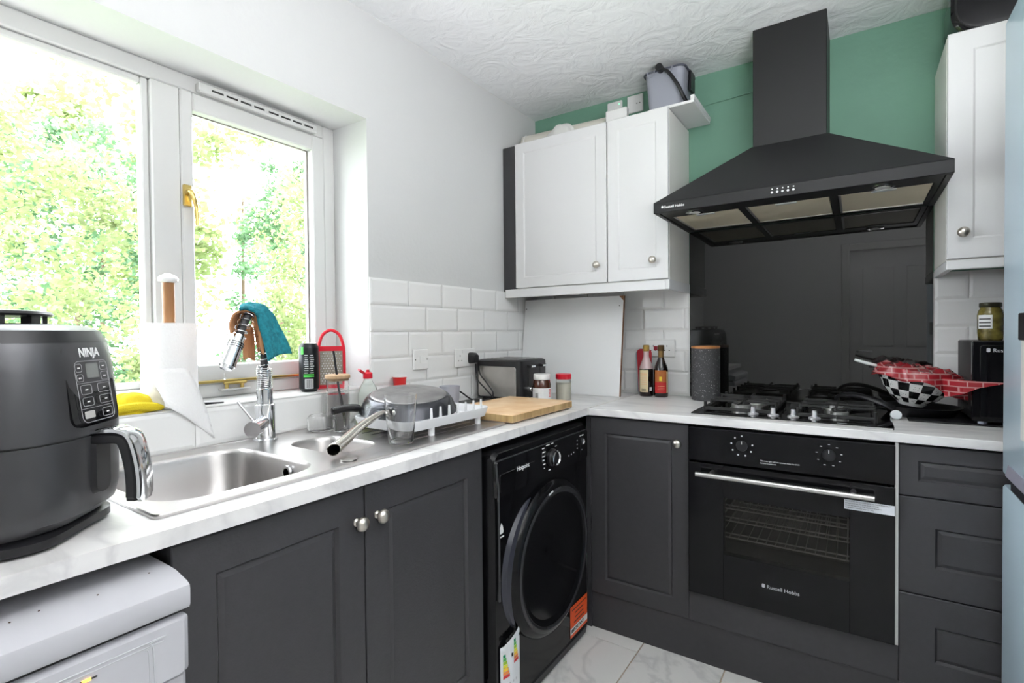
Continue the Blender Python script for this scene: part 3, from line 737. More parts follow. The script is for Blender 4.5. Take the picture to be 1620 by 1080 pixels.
# ------------------------------------------------------------------ tap
tp = thing('kitchen_tap', 'chrome spring-neck kitchen tap behind the sink', 'tap', (.090, -1.678, ZW + .0045))
TX, TY, TZ = .090, -1.678, ZW + .0047
obj('body', MB().lathe([(.033, 0), (.033, .006), (.027, .008), (.027, .105), (.022, .107), (.022, .150), (.020, .152)], (TX, TY, TZ), 32), CHROME, tp)
lv = obj('lever_valve', MB().cyl((TX, TY, .972), (TX + .045, TY - .052, .966), .019, seg=24).cyl((TX + .045, TY - .052, .966), (TX + .065, TY - .075, .964), .0225, .0215, 28), CHROME, tp)
obj('lever', MB().cyl((TX + .055, TY - .064, .984), (TX + .030, TY - .095, 1.040), .004, seg=12), CHROME, lv)
arc = smoothpath([(TX, TY, 1.03), (TX, TY, 1.10), (TX, TY, 1.19), (TX + .004, TY - .006, 1.245), (TX + .014, TY - .028, 1.278), (TX + .028, TY - .056, 1.279), (TX + .040, TY - .080, 1.250), (TX + .047, TY - .098, 1.215)], 10)
obj('hose', MB().tube(arc, .0105, 12), mat('grey rubber hose', (.06, .06, .065), .5), tp)
def coil(path, r, wire, turns_at, name):
    # helical wire following the hose; turns_at(t)-> cumulative turns
    pts = [Vector(p) for p in path]; L = [0]
    for a, b_ in zip(pts, pts[1:]): L.append(L[-1] + (b_ - a).length)
    out = []; N = int(turns_at(1) * 12)
    prev = Vector((1, 0, 0))
    # numeric inverse
    for k in range(N + 1):
        T = k / 12
        lo_, hi2 = 0, 1
        for _ in range(24):
            md = (lo_ + hi2) / 2
            if turns_at(md) < T: lo_ = md
            else: hi2 = md
        s = lo_ * L[-1]
        i = max(j for j in range(len(L) - 1) if L[j] <= s + 1e-9) if s > 0 else 0
        f = (s - L[i]) / max(L[i + 1] - L[i], 1e-9); p = pts[i].lerp(pts[i + 1], min(f, 1)); d = (pts[i + 1] - pts[i]).normalized()
        a = (prev - d * prev.dot(d)).normalized(); prev = a; b_ = d.cross(a)
        out.append(p + (a * math.cos(2 * PI * T) + b_ * math.sin(2 * PI * T)) * r)
    return obj(name, MB().tube(out, wire, 5), CHROME, tp)
coil([(TX, TY, 1.058), (TX, TY, 1.125)], .0195, .0022, lambda t: 13 * t, 'tight_spring')
coil(arc[10:], .0175, .0017, lambda t: 17 * t, 'open_spring')
hd_d = Vector((.009, -.030, -.060)).normalized(); hp = Vector(arc[-1])
sh = obj('spray_head', MB().cyl(hp - hd_d * .005, hp + hd_d * .014, .0155, .0165, 28).cyl(hp + hd_d * .014, hp + hd_d * .085, .0185, .0205, 28).cyl(hp + hd_d * .085, hp + hd_d * .093, .0165, .015, 24), CHROME, tp)
for q in (.018, .024, .030): obj('groove', MB().tube(ring(hp + hd_d * q, hd_d, .0192, 24) + [ring(hp + hd_d * q, hd_d, .0192, 24)[0]], .0012, 5), DPRINT, sh)
obj('water_drip', MB().lathe([(.0008, .018), (.0022, .006), (.0028, .002), (.001, 0)], hp + hd_d * .1 + Vector((0, 0, -.022)), 10), GLASS, sh)

# ------------------------------------------------------------------ cloths over the tap
ORC = mat('orange microfibre', (.62, .30, .14), .95, bump=.8, bscale=700); TEC = mat('teal terry towelling', (.02, .24, .30), .95, bump=1, bscale=350, var=.25, vscale=90)
def ruled(name, A, Bc, m, thick, seed, n=8, amp=.003):
    A, Bc = smoothpath(A, 6), smoothpath(Bc, 6); rnd = random.Random(seed); ph = [rnd.uniform(0, 6) for _ in range(3)]
    b = MB(); g = []
    for i in range(len(A)):
        row = []
        for k in range(n + 1):
            t = k / n; p = A[i].lerp(Bc[i], t)
            wv = amp * (math.sin(t * 7 + ph[0] + i * .25) + .6 * math.sin(t * 15 + ph[1]) + .5 * math.sin(i * .6 + ph[2]))
            row.append(b.bm.verts.new(p + Vector((wv, wv * .5, wv * .6 + .010 * math.sin(math.pi * t)))))
        g.append(row)
    for i in range(len(g) - 1):
        for k in range(n): b.bm.faces.new((g[i][k], g[i][k + 1], g[i + 1][k + 1], g[i + 1][k]))
    o = obj(name, b, m); q = o.modifiers.new('s', 'SOLIDIFY'); q.thickness = thick; q.offset = 0
    return o
o = ruled('cleaning_cloth', [(0.140, -1.8000, 1.2240), (0.140, -1.7990, 1.2540), (0.140, -1.7860, 1.2780), (0.140, -1.7550, 1.2870), (0.140, -1.7280, 1.2740), (0.140, -1.7170, 1.2290), (0.140, -1.7050, 1.1670)],
          [(0.070, -1.7320, 1.2170), (0.070, -1.7330, 1.2530), (0.070, -1.7240, 1.2690), (0.070, -1.7110, 1.2750), (0.070, -1.7000, 1.2640), (0.075, -1.6940, 1.2280), (0.080, -1.6850, 1.1730)], ORC, .005, 3, amp=.002)
tag(origin(o, (.11, -1.745, 1.29)), 'peach-orange cloth folded over the tap neck, underneath the teal one', 'cloth')
fl = ruled('hanging_flap', [(0.075, -1.7310, 1.2390), (0.072, -1.7280, 1.1880), (0.070, -1.7260, 1.1490)], [(0.072, -1.6960, 1.2390), (0.068, -1.6930, 1.1870), (0.066, -1.6920, 1.1430)], ORC, .005, 5, amp=.0015)
fl.data.transform(Matrix.Translation((-.11, 1.745, -1.29))); fl.parent = o
o = ruled('cleaning_cloth', [(0.147, -1.7820, 1.2860), (0.147, -1.7550, 1.2920), (0.147, -1.7290, 1.2780), (0.147, -1.7170, 1.2310), (0.147, -1.7020, 1.1460)],
          [(0.060, -1.7140, 1.3000), (0.070, -1.6900, 1.3030), (0.100, -1.6620, 1.2860), (0.120, -1.6440, 1.2340), (0.130, -1.6230, 1.1620)], TEC, .008, 8)
tag(origin(o, (.10, -1.73, 1.30)), 'teal towelling cloth draped over the tap neck', 'cloth')

# ------------------------------------------------------------------ things on the window sill
ZS = wz0 + .001
pr_ = thing('kitchen_roll_holder', 'wooden kitchen roll pole with white knob on the window sill', 'holder', (-.075, -1.856, ZS))
PX, PY = -.075, -1.856
obj('base', MB().lathe([(.062, 0), (.062, .008), (.058, .010)], (PX, PY, ZS), 32), mat('white ceramic', (.8, .8, .8), .2), pr_)
obj('pole', MB().lathe([(.0155, .010), (.0155, .345)], (PX, PY, ZS), 20), woody('oiled oak', (.38, .19, .08), (.28, .13, .05), 8, (6, 6, 1)), pr_)
obj('knob', MB().lathe([(.014, .345), (.024, .349), (.026, .356), (.020, .364), (.008, .370), (.002, .372)], (PX, PY, ZS), 28), mat('white ceramic', (.8, .8, .8), .2), pr_, 'white ceramic knob')
rl = thing('kitchen_roll', 'white kitchen paper roll with loose sheet beside the air fryer', 'kitchen roll', (PX, PY, ZS + .0105))
PAP = mat('white paper towel', (.82, .82, .82), .9, bump=.5, bscale=160)
obj('roll', MB().lathe([(.019, .0105), (.066, .0105), (.067, .02), (.067, .228), (.066, .2325), (.019, .2325)], (PX, PY, ZS), 48, caps=False).lathe([(.019, .0105), (.019, .2325)], (PX, PY, ZS), 24, caps=False), PAP, rl)
b = MB(); rows = []
for j in range(13):
    t = j / 12; row = []
    for k in range(9):
        q = k / 8; a = math.radians(-78 + 92 * q)
        A_ = Vector((PX + .0690 * math.cos(a), PY + .0690 * math.sin(a), ZS + .11))
        B_ = Vector((.016 + .006 * math.sin(q * 5), PY - .045 + .10 * q, ZS + .020))
        C_ = Vector((.013 + .006 * math.sin(q * 6), PY - .050 + .125 * q, ZS + .012 - .105 * q ** 1.2))
        row.append(b.bm.verts.new(A_ * (1 - t) ** 2 + B_ * 2 * t * (1 - t) + C_ * t * t))
    rows.append(row)
for j in range(12):
    for k in range(8): b.bm.faces.new((rows[j][k], rows[j][k + 1], rows[j + 1][k + 1], rows[j + 1][k]))
sh = obj('loose_sheet', b, PAP, rl)
sm = sh.modifiers.new('s', 'SOLIDIFY'); sm.thickness = .0006
# yellow cloth
def lump(name, c, sx_, sy_, sz_, m, seed, parent=None, amp=.25, fr=3.0, n=20):
    rnd = random.Random(seed); ph = [rnd.uniform(0, 6.3) for _ in range(8)]
    b = MB(); rings = []
    for i in range(n // 2 + 1):
        th = PI / 2 * i / (n // 2); rg = []
        for k in range(n * 2):
            a = 2 * PI * k / (n * 2)
            f = 1 + amp * (math.sin(fr * a + ph[0]) * .5 + .35 * math.sin(2 * fr * a + ph[1] + 3 * th) + .3 * math.sin(4 * th + ph[2] + a))
            r_ = max(math.cos(th), .001)
            rg.append((c[0] + sx_ * r_ * math.cos(a) * f, c[1] + sy_ * r_ * math.sin(a) * f, c[2] + sz_ * math.sin(th) * (1 + amp * .8 * math.sin(3 * a + ph[3]) * math.cos(th))))
        rings.append(rg)
    b.loft(rings); return obj(name, b, m, parent, sharp=60)
YEL = mat('yellow cloth fibre', (.75, .58, .02), .9, bump=.6, bscale=400)
o = lump('duster', (-.045, -1.965, ZS), .038, .065, .052, YEL, 4, amp=.12)
tag(origin(o, (-.045, -1.965, ZS)), 'crumpled yellow cloth on the window sill beside the air fryer', 'cloth')
o = obj('folded_cloth_edge', MB().tube(smoothpath([(-.02, -2.02, ZS + .012), (-.005, -1.96, ZS + .018), (-.012, -1.90, ZS + .008)], 6), [.012] * 10 + [.010, .008, .005], 10), YEL)
o.name = 'dishcloth'; tag(origin(o, (-.01, -1.95, ZS)), 'small rolled yellow cloth in front of the crumpled one', 'cloth')
o = obj('pen_knife', MB().loft([[(-.045, -1.79, ZS), (-.03, -1.79, ZS), (-.03, -1.79, ZS + .006), (-.045, -1.79, ZS + .006)], [(-.03, -1.735, ZS), (-.026, -1.735, ZS), (-.026, -1.735, ZS + .003), (-.03, -1.735, ZS + .003)]]), BLKP)
o.name = 'black_scraper'; tag(origin(o, (-.04, -1.77, ZS)), 'little flat black scraper on the sill right of the kitchen roll', 'scraper')
# drinks can
CX_, CY_ = -.075, -1.418
cn = thing('drinks_can', 'tall black energy drink can with green lettering on the sill', 'can', (CX_, CY_, ZS))
canm = mat('black can print', (.015, .017, .02), .3, .4)
obj('can_body', MB().lathe([(.024, 0), (.027, .004), (.0325, .010), (.033, .014), (.033, .150), (.0315, .158), (.027, .164), (.0265, .166)], (CX_, CY_, ZS), 36), canm, cn)
obj('can_end', MB().lathe([(.0265, .1665), (.0275, .168), (.0265, .1675), (.024, .164), (.001, .164)], (CX_, CY_, ZS), 32), STEEL, cn)
def wrap(parent, cx, cy, r, a0, a1, z0, z1, m, name='label', seg=12, eps=.0005):
    b = MB(); pts = []
    for k in range(seg + 1):
        a = a0 + (a1 - a0) * k / seg; pts.append((cx + (r + eps) * math.cos(a), cy + (r + eps) * math.sin(a)))
    b.loft([[(x, y, z0) for x, y in pts], [(x, y, z1) for x, y in pts]], caps=False, closed=False)
    return obj(name, b, m, parent)
af = math.atan2(-2.514 - CY_, 1.5164 - CX_)           # direction in which the can shows its print
grn = mat('green print', (.10, .75, .10), .5)
wrap(cn, CX_, CY_, .033, af - .85, af - .55, .13 + ZS, .155 + ZS, grn, 'green_mark')
rnd = random.Random(5)
for k in range(9):
    z = ZS + .125 - k * .0075
    for a0, a1 in ((-.5, -.02), (.06, .55)):
        wrap(cn, CX_, CY_, .033, af + a0 + rnd.uniform(0, .1), af + a1 - rnd.uniform(0, .12), z, z + .0028, GREYP, 'print_line', 5)
for z in (.052, .058): wrap(cn, CX_, CY_, .033, af - .55, af + .5, ZS + z, ZS + z + .0035, grn, 'green_line', 8)
bc = wrap(cn, CX_, CY_, .033, af - .42, af + .42, ZS + .012, ZS + .045, mat('silver panel', (.6, .6, .62), .4), 'barcode_panel', 8)
for k in range(10): wrap(bc, CX_, CY_, .0334, af - .34 + .07 * k, af - .34 + .07 * k + .025 + .01 * (k % 3), ZS + .014, ZS + .043, DPRINT, 'bar', 2)
# grater: red frame, arched handle
gt = thing('grater', 'red upright cheese grater with arched handle on the sill', 'grater', (-.075, -1.325, ZS))
Gc = Vector((-.075, -1.325, ZS)); ga = math.radians(-40)
def GP(u, w, z): return Gc + Vector((-math.sin(ga) * u + math.cos(ga) * w, math.cos(ga) * u + math.sin(ga) * w, z))
def arch(hw, zt_, n=10):   # outline: straight sides, round top
    pts = [(-hw, 0)] + [(-hw, zt_ - hw)] + [(hw * -math.cos(PI * k / n), zt_ - hw + hw * math.sin(PI * k / n)) for k in range(1, n)] + [(hw, zt_ - hw), (hw, 0)]
    return pts
b = MB()
pts = smoothpath([(-.046, .0), (-.045, .10), (-.043, .155), (-.036, .185), (-.02, .205), (0, .212), (.02, .205), (.036, .185), (.043, .155), (.045, .10), (.046, 0)], 4)if False else None
path = smoothpath([GP(-.045, .012, .004), GP(-.044, .012, .13), GP(-.040, .010, .165), (GP(-.027, .008, .198)), GP(0, .006, .213), GP(.027, .008, .198), GP(.040, .010, .165), GP(.044, .012, .13), GP(.045, .012, .004)], 6)
b.tube(path, .0058, 8)
obj('handle_frame', b, RED, gt)
b = MB()
for w in (.012, -.012): 
    b.loft([[GP(-.045, w, .003), GP(.045, w, .003), GP(.045, w, .016), GP(-.045, w, .016)], [GP(-.045, w + .005, .003), GP(.045, w + .005, .003), GP(.045, w + .005, .016), GP(-.045, w + .005, .016)]])
    b.loft([[GP(-.044, w, .138), GP(.044, w, .138), GP(.043, w, .155), GP(-.043, w, .155)], [GP(-.044, w + .005, .138), GP(.044, w + .005, .138), GP(.043, w + .005, .155), GP(-.043, w + .005, .155)]])
for u in (-.045, .041): b.loft([[GP(u, -.026, .0), GP(u + .004, -.026, 0), GP(u + .004, -.022, .155), GP(u, -.022, .155)], [GP(u, .018, .0), GP(u + .004, .018, 0), GP(u + .004, .016, .155), GP(u, .016, .155)]])
obj('frame', b, RED, gt)
bl = obj('grating_blade', MB().loft([[GP(-.040, .013, .016), GP(.040, .013, .016), GP(.039, .013, .139), GP(-.039, .013, .139)], [GP(-.040, .0165, .016), GP(.040, .0165, .016), GP(.039, .0165, .139), GP(-.039, .0165, .139)]]), mat('grater steel', (.30, .27, .22), .4, .4), gt)
b = MB()
for i in range(8):
    for j in range(13):
        u = -.035 + .0092 * i + (.0046 if j % 2 else 0); z = .022 + .009 * j
        if u > .036: continue
        c = GP(u, .0166, z); d_ = GP(0, 1, 0) - GP(0, 0, 0)
        b.loft([ring(c, d_, .0028, 6), ring(c + d_ * .002 + Vector((0, 0, .001)), d_, .001, 6)])
t_ = obj('grater_teeth', b, CHROME, bl); t_['kind'] = 'stuff'

# ------------------------------------------------------------------ drainer and sink-side glassware
ZD = ZW + .0072
def glassware(name, label, cat, x, y, prof_out, thick, m=GLASS, z=ZD, extra=None, seg=36):
    inner = [(max(r - thick, .001), zz + (thick * 1.6 if i == 0 else 0)) for i, (r, zz) in enumerate(prof_out)]
    prof = [(.001, 0)] + prof_out + inner[::-1] + [(.001, prof_out[0][1] + thick * 1.6)]
    o = obj(name, MB().lathe(prof, (x, y, z), seg, caps=False), m, sharp=50)
    return tag(origin(o, (x, y, z)), label, cat)
glassware('drinking_glass', 'tall tapering clear glass at the sink front edge', 'glass', .452, -1.492, [(.033, 0), (.035, .006), (.040, .06), (.046, .133), (.0462, .136)], .0025, z=ZW + .0048)
glassware('glass_dish', 'upturned clear glass dish, left one of two behind the half bowl', 'glass dish', .088, -1.487, [(.042, 0), (.044, .004), (.044, .040), (.038, .048)], .003, z=ZW + .0048)
glassware('glass_dish', 'small ribbed glass ramekin, right one of two behind the half bowl', 'glass dish', .165, -1.455, [(.036, 0), (.038, .003), (.038, .030), (.040, .040)], .003, z=ZW + .0048)
# carafe with wooden lid and straw
JX, JY = .060, -1.402
jr = thing('glass_tumbler', 'tall lidded glass tumbler with bamboo lid and black straw', 'tumbler', (JX, JY, ZW + .0048))
b = MB().lathe([(.001, 0), (.036, 0), (.038, .006), (.038, .09), (.036, .12), (.037, .158), (.0345, .158), (.0335, .12), (.0355, .09), (.0355, .008), (.001, .006)], (JX, JY, ZW + .0048), 36, caps=False)
obj('glass_body', b, GLASS, jr, sharp=50)
obj('water', MB().lathe([(.001, .0085), (.034, .0085), (.034, .105), (.001, .105)], (JX, JY, ZW + .0048), 32, caps=False), mat('cloudy water', (.75, .72, .72), .05, trans=.9, ior=1.33), jr)
obj('lid', MB().lathe([(.033, .150), (.036, .1585), (.041, .159), (.041, .169), (.038, .171), (.001, .171)], (JX, JY, ZW + .0048), 36, caps=False), woody('bamboo lid', (.52, .36, .22), (.44, .29, .16), 6, (1, 14, 1)), jr, 'pale bamboo lid')
obj('straw', MB().cyl((JX + .012, JY + .012, ZW + .015), (JX - .010, JY - .008, ZW + .255), .0038, seg=12), BLKP, jr)
# washing up liquid bottle
SX, SY = .062, -1.275
sp = thing('washing_up_bottle', 'clear squeeze bottle with red flip cap behind the pan', 'bottle', (SX, SY, ZW + .0048))
obj('bottle', MB().lathe([(.030, 0), (.034, .004), (.036, .03), (.036, .085), (.030, .115), (.016, .138), (.013, .145), (.013, .150)], (SX, SY, ZW + .0048), 32), mat('clear plastic', (.9, .95, .9), .12, trans=.75, ior=1.2), sp)
cp = obj('cap', MB().lathe([(.0165, .148), (.0165, .166), (.012, .170), (.006, .171), (.0055, .178), (.001, .179)], (SX, SY, ZW + .0048), 24), RED, sp)
obj('flip_lid', MB().tube([(SX, SY - .014, ZW + .172), (SX + .004, SY - .030, ZW + .178), (SX + .006, SY - .045, ZW + .186)], [.003, .005, .004], 8, flat=1.6), RED, cp)
# red cup
RXc, RYc = .045, -1.105
rc = thing('snack_pot', 'small red printed paper pot leaning by the tiled wall', 'pot', (RXc, RYc, .9845))
obj('pot', MB().lathe([(.020, 0), (.026, .066), (.0275, .068), (.0275, .070)], (RXc, RYc, .9845), 28), mat('red pot print', (.70, .03, .03), .4), rc)
af2 = math.atan2(-2.514 - RYc, 1.5164 - RXc)
wrap(rc, RXc, RYc, .0245, af2 - .7, af2 + .5, .9865 + .012, .9865 + .034, mat('printed dark green', (.12, .22, .03), .5), 'printed_panel', eps=.0015)
wrap(rc, RXc, RYc, .0245, af2 - .5, af2 + .2, .9865 + .018, .9865 + .028, mat('printed yellow', (.75, .6, .08), .5), 'printed_patch', eps=.0022)
obj('foil_lid', MB().lathe([(.0285, .0702), (.0285, .0712), (.001, .0712)], (RXc, RYc, .9845), 24), mat('white foil', (.8, .8, .8), .4), rc)
tag(origin(obj('storage_tub', MB().loft([[(x, y, z) for x, y in rrect(.012, .095, -1.16, -1.03, .012, 4)] for z in (ZW + .008, .98, .984)]), mat('translucent tub', (.75, .77, .78), .3, trans=.3)), (.05, -1.1, ZW + .008)), 'low pale plastic tub under the red pot', 'tub')
# green sponge
o = lump('scouring_sponge', (.185, -1.375, ZD), .022, .04, .024, mat('lime sponge', (.45, .60, .05), .9, bump=1, bscale=300), 9, amp=.15)
tag(origin(o, (.185, -1.375, ZD)), 'lime green sponge on the drainer behind the dish rack', 'sponge')

# dish rack
dk = thing('dish_rack', 'off-white plastic dish rack tray with pegs on the drainer', 'dish rack', (.34, -1.24, ZD))
RP = mat('off-white rack plastic', (.66, .67, .68), .4)
RKX0, RKX1, RKY0, RKY1 = .225, .475, -1.485, -1.090
zb = ZW + .030
ro = rrect(RKX0, RKX1, RKY0, RKY1, .045, 6)
def off(e): return rrect(RKX0 - e, RKX1 + e, RKY0 - e, RKY1 + e, .045 + e, 6)
obj('tray', MB().loft([[(x, y, zb) for x, y in off(-.006)], [(x, y, zb + .026) for x, y in off(.004)], [(x, y, zb + .030) for x, y in off(.004)], [(x, y, zb + .030) for x, y in off(0)], [(x, y, zb + .004) for x, y in off(-.009)]]), RP, dk)
for x in (.462, .240):
    for k in range(7 if x > .4 else 6):
        yk = -1.378 + k * .0405
        if yk > RKY1 - .02: continue
        obj('peg', MB().cyl((x, yk, zb + .0), (x, yk, zb + .058), .0058, .0032, 10), RP, dk)
for x in (.455, .245):
    for y in (-1.372, -1.145): obj('foot', MB().cyl((x, y, ZD - .002), (x, y, zb + .002), .010, .0105, 14), RP, dk)
# upturned pan on rack
PCx, PCy = .300, -1.310
tilt = Matrix.Rotation(math.radians(8), 3, Vector((.67, .74, 0)))
pn = thing('frying_pan', 'large dark pan upside down on the rack with hollow steel handle', 'frying pan', (PCx, PCy, zb + .030))
zp = zb + .034
obj('pan_body', MB().lathe([(.150, 0), (.157, .001), (.158, .004), (.152, .012), (.143, .032), (.131, .047), (.122, .051)], (PCx, PCy, zp), 48, M=tilt), mat('dark enamelled aluminium', (.055, .057, .065), .22, .6), pn)
obj('pan_base', MB().lathe([(.122, .0512), (.119, .054), (.112, .055), (.001, .055)], (PCx, PCy, zp), 48, M=tilt, caps=False), mat('scuffed pan base', (.30, .29, .29), .35, .8, bump=.4, bscale=30, var=.3, vscale=14), pn)
hpath = smoothpath([(.345, -1.440, .985), (.372, -1.495, .990), (.395, -1.58, .972), (.432, -1.668, .950), (.452, -1.716, .938)], 6)
hn = len(hpath)
rings = []; rin = []
for i, p in enumerate(hpath):
    d_ = (hpath[min(i + 1, hn - 1)] - hpath[max(i - 1, 0)]).normalized(); a = d_.cross(Vector((0, 0, 1))).normalized(); u = a.cross(d_)
    w = .007 + .013 * (i / hn) ** .8; hh = .006 + .008 * (i / hn)
    slope = .018 if i == hn - 1 else 0
    rings.append([p + a * w * math.cos(2 * PI * k / 16) + u * hh * math.sin(2 * PI * k / 16) + d_ * slope * (-math.sin(2 * PI * k / 16)) * .5 for k in range(16)])
    rin.append([p + a * (w - .0022) * math.cos(2 * PI * k / 16) + u * (hh - .0022) * math.sin(2 * PI * k / 16) + d_ * slope * (-math.sin(2 * PI * k / 16)) * .5 for k in range(16)])
b = MB(); b.loft(rings + rin[::-1][:8], caps=False)
obj('handle', b, mat('polished steel', (.70, .66, .60), .18, 1), pn, 'hollow polished steel handle')
obj('handle_bracket', MB().box(.325, .365, -1.447, -1.428, .975, 1.0, .004), BLKP, pn)
for dx in (-.008, .014): obj('rivet', MB().lathe([(.008, 0), (.007, .003), (.002, .005)], (.345 + dx * 2, -1.4495 + abs(dx) * .3, .986), 14, M=Matrix.Rotation(PI / 2, 3, 'X')), STEEL, pn)
# second pan, black handle only visible
p2 = thing('saucepan', 'black-handled pan lying beneath the upturned pan, handle pointing left', 'pan', (.245, -1.31, zb + .012))
obj('pan_base', MB().lathe([(.115, 0), (.118, .004), (.10, .010), (.02, .014), (.001, .0145)], (.300, -1.30, zb + .008), 36), BLKS, p2)
hh_ = smoothpath([(.235, -1.40, zb + .028), (.205, -1.438, .986), (.188, -1.468, .989), (.172, -1.500, .984), (.168, -1.510, .982)], 6)
obj('handle', MB().tube(hh_, [.010] * 6 + [.015] * (len(hh_) - 9) + [.013, .010, .005], 12, flat=.7), BLKP, p2)
# grey tumbler/mug
MX, MY = .135, -.915
glassware('mug', 'pale grey tapered cup standing behind the rack near the tiles', 'mug', MX, MY, [(.032, 0), (.034, .004), (.0415, .093), (.042, .096)], .003, mat('blue grey cup glaze', (.36, .37, .42), .4), z=ZW + .0005)

# chopping board
cbd = thing('chopping_board', 'thick pale wooden chopping board at the worktop corner', 'chopping board', (.40, -.86, ZW + .005))
bw1 = woody('board top wood', (.82, .60, .38), (.72, .46, .24), 5, (3, 3, 3)); bw2 = woody('board edge end grain', (.60, .42, .20), (.36, .23, .09), 30, (1.2, 1.2, .15))
b = MB().box(.245, .553, -1.077, -.643, ZW + .0052, ZW + .033, .003)
ob = obj('board', b, [bw1, bw2], cbd)
for p_ in ob.data.polygons:
    if abs(p_.normal.z) < .5: p_.material_index = 1

# ------------------------------------------------------------------ toaster
ts = thing('toaster', 'black four-slice toaster with steel side panel in the corner', 'toaster', (.145, -.47, ZW + .0005))
ta0, ta1, tb0, tb1 = .018, .272, -.598, -.352; tz0, tz1 = ZW + .014, 1.098
rr_ = rrect(ta0, ta1, tb0, tb1, .028, 5)
b = MB(); b.loft([[(x, y, tz0) for x, y in rr_], [(x, y, tz1 - .02) for x, y in rr_], [(x * .985 + .002, y, tz1 - .006) for x, y in rr_],
                  [(x, y, tz1) for x, y in rrect(ta0 + .014, ta1 - .014, tb0 + .014, tb1 - .014, .022, 5)]])
obj('body', b, BLKP, ts)
for y0_, y1_ in ((-.565, -.49), (-.46, -.385)):
    obj('slot_surround', MB().box(.045, .238, y0_, y1_, tz1 - .002, tz1 + .003, .001), STEEL, ts)
    for q in (.018, .052): obj('slot', MB().box(.055, .228, y0_ + q - .008, y0_ + q + .008, tz1 + .002, tz1 + .0035), DPRINT, ts)
obj('side_panel', MB().loft([[(x, tb0 - .0005, z) for x, z in rrect(ta0 + .022, ta1 - .022, tz0 + .004, tz1 - .030, .012, 4)], [(x, tb0 - .004, z) for x, z in rrect(ta0 + .024, ta1 - .024, tz0 + .006, tz1 - .032, .012, 4)]]), mat('brushed panel steel', (.50, .48, .45), .35, .9, var=.1, vscale=12), ts, 'brushed steel side panel')
for yk in (-.525, -.425):
    obj('lever_slot', MB().box(ta1 - .001, ta1 + .001, yk - .004, yk + .004, ZW + .05, tz1 - .03), DPRINT, ts)
    obj('lever', MB().box(ta1, ta1 + .026, yk - .019, yk + .019, tz1 - .036, tz1 - .024, .003), BLKP, ts)
    obj('lever_trim', MB().box(ta1 + .0255, ta1 + .0275, yk - .016, yk + .016, tz1 - .034, tz1 - .026), CHROME, ts)
    obj('dial', MB().cyl((ta1, yk, ZW + .055), (ta1 + .020, yk, ZW + .055), .014, .012, 20), CHROME, ts)
for x in (.05, .24):
    for y in (-.57, -.38): obj('foot', MB().cyl((x, y, ZW + .0008), (x, y, tz0 + .002), .012, seg=12), BLKP, ts)
# power leads
def lead(name, pts, r, label, cat='cable'):
    o = obj(name, MB().tube(smoothpath(pts, 8), r, 8), BLKP); return tag(origin(o, pts[0]), label, cat)
def socket_left(y0, y1, z0, z1, label, kind):
    t = thing('wall_socket', label, 'socket', (.008, (y0 + y1) / 2, (z0 + z1) / 2))
    obj('plate', MB().box(.0088, .0175, y0, y1, z0, z1, .003), WHP, t)
    return t
s1 = socket_left(-1.000, -.912, 1.072, 1.156, 'square white switched fused outlet, nearer the window, on the left wall', 1)
obj('rocker', MB().box(.0175, .020, -.965, -.957, 1.100, 1.128, .001), WHP, s1)
obj('fuse_holder', MB().box(.0175, .0185, -.948, -.925, 1.098, 1.124, .001), WHP, s1)
for yy in (-.990, -.921): obj('screw', MB().cyl((.0175, yy, 1.114), (.0183, yy, 1.114), .003, seg=10), DPRINT, s1)
s2 = socket_left(-.738, -.592, 1.066, 1.150, 'double white socket by the toaster on the left wall', 2)
for yc in (-.705, -.625):
    for dy_, dz_, w, h_ in ((0, .012, .0018, .004), (-.011, -.010, .003, .0018), (.011, -.010, .003, .0018)):
        obj('pin_hole', MB().box(.0174, .0178, yc + dy_ - w, yc + dy_ + w, 1.106 + dz_ - h_, 1.106 + dz_ + h_), DPRINT, s2)
    obj('rocker', MB().box(.0175, .020, yc + .014, yc + .022, 1.13, 1.145, .001), WHP, s2)
pg = thing('power_plug', 'black plug in the double socket by the toaster', 'plug', (.018, -.622, 1.105))
obj('plug_body', MB().loft([[(.0182, y, z) for y, z in rrect(-.650, -.602, 1.080, 1.132, .014, 5)], [(.040, y, z) for y, z in rrect(-.648, -.604, 1.082, 1.130, .014, 5)], [(.052, y, z) for y, z in rrect(-.642, -.610, 1.086, 1.122, .012, 5)]]), BLKP, pg)
lead('power_cable', [(.045, -.626, 1.079), (.052, -.632, 1.03), (.07, -.638, 1.0), (.115, -.642, .965), (.150, -.640, .93), (.12, -.632, .9155), (.07, -.62, .9155)], .0035, 'black cable looping from the plug down beside the toaster')
lead('power_cable', [(.050, -.612, 1.075), (.060, -.612, 1.03), (.10, -.614, .99), (.135, -.616, .95), (.125, -.618, .92), (.08, -.612, .916)], .0035, 'second black cable looping in front of the toaster steel side')
lead('power_cable', [(.030, -.80, .975), (.05, -.755, .965), (.06, -.70, .93), (.05, -.66, .9155)], .0035, 'short black cable curving between grey cup and toaster')
tag(origin(obj('serving_tray', MB().loft([[(x, y, z) for x, y in rrect(.03, .235, -.795, -.62, .02, 4)] for z in (ZW + .0005, ZW + .006)]), BLKP), (.13, -.7, ZW)), 'flat black mat under the cables behind the chopping board', 'mat')
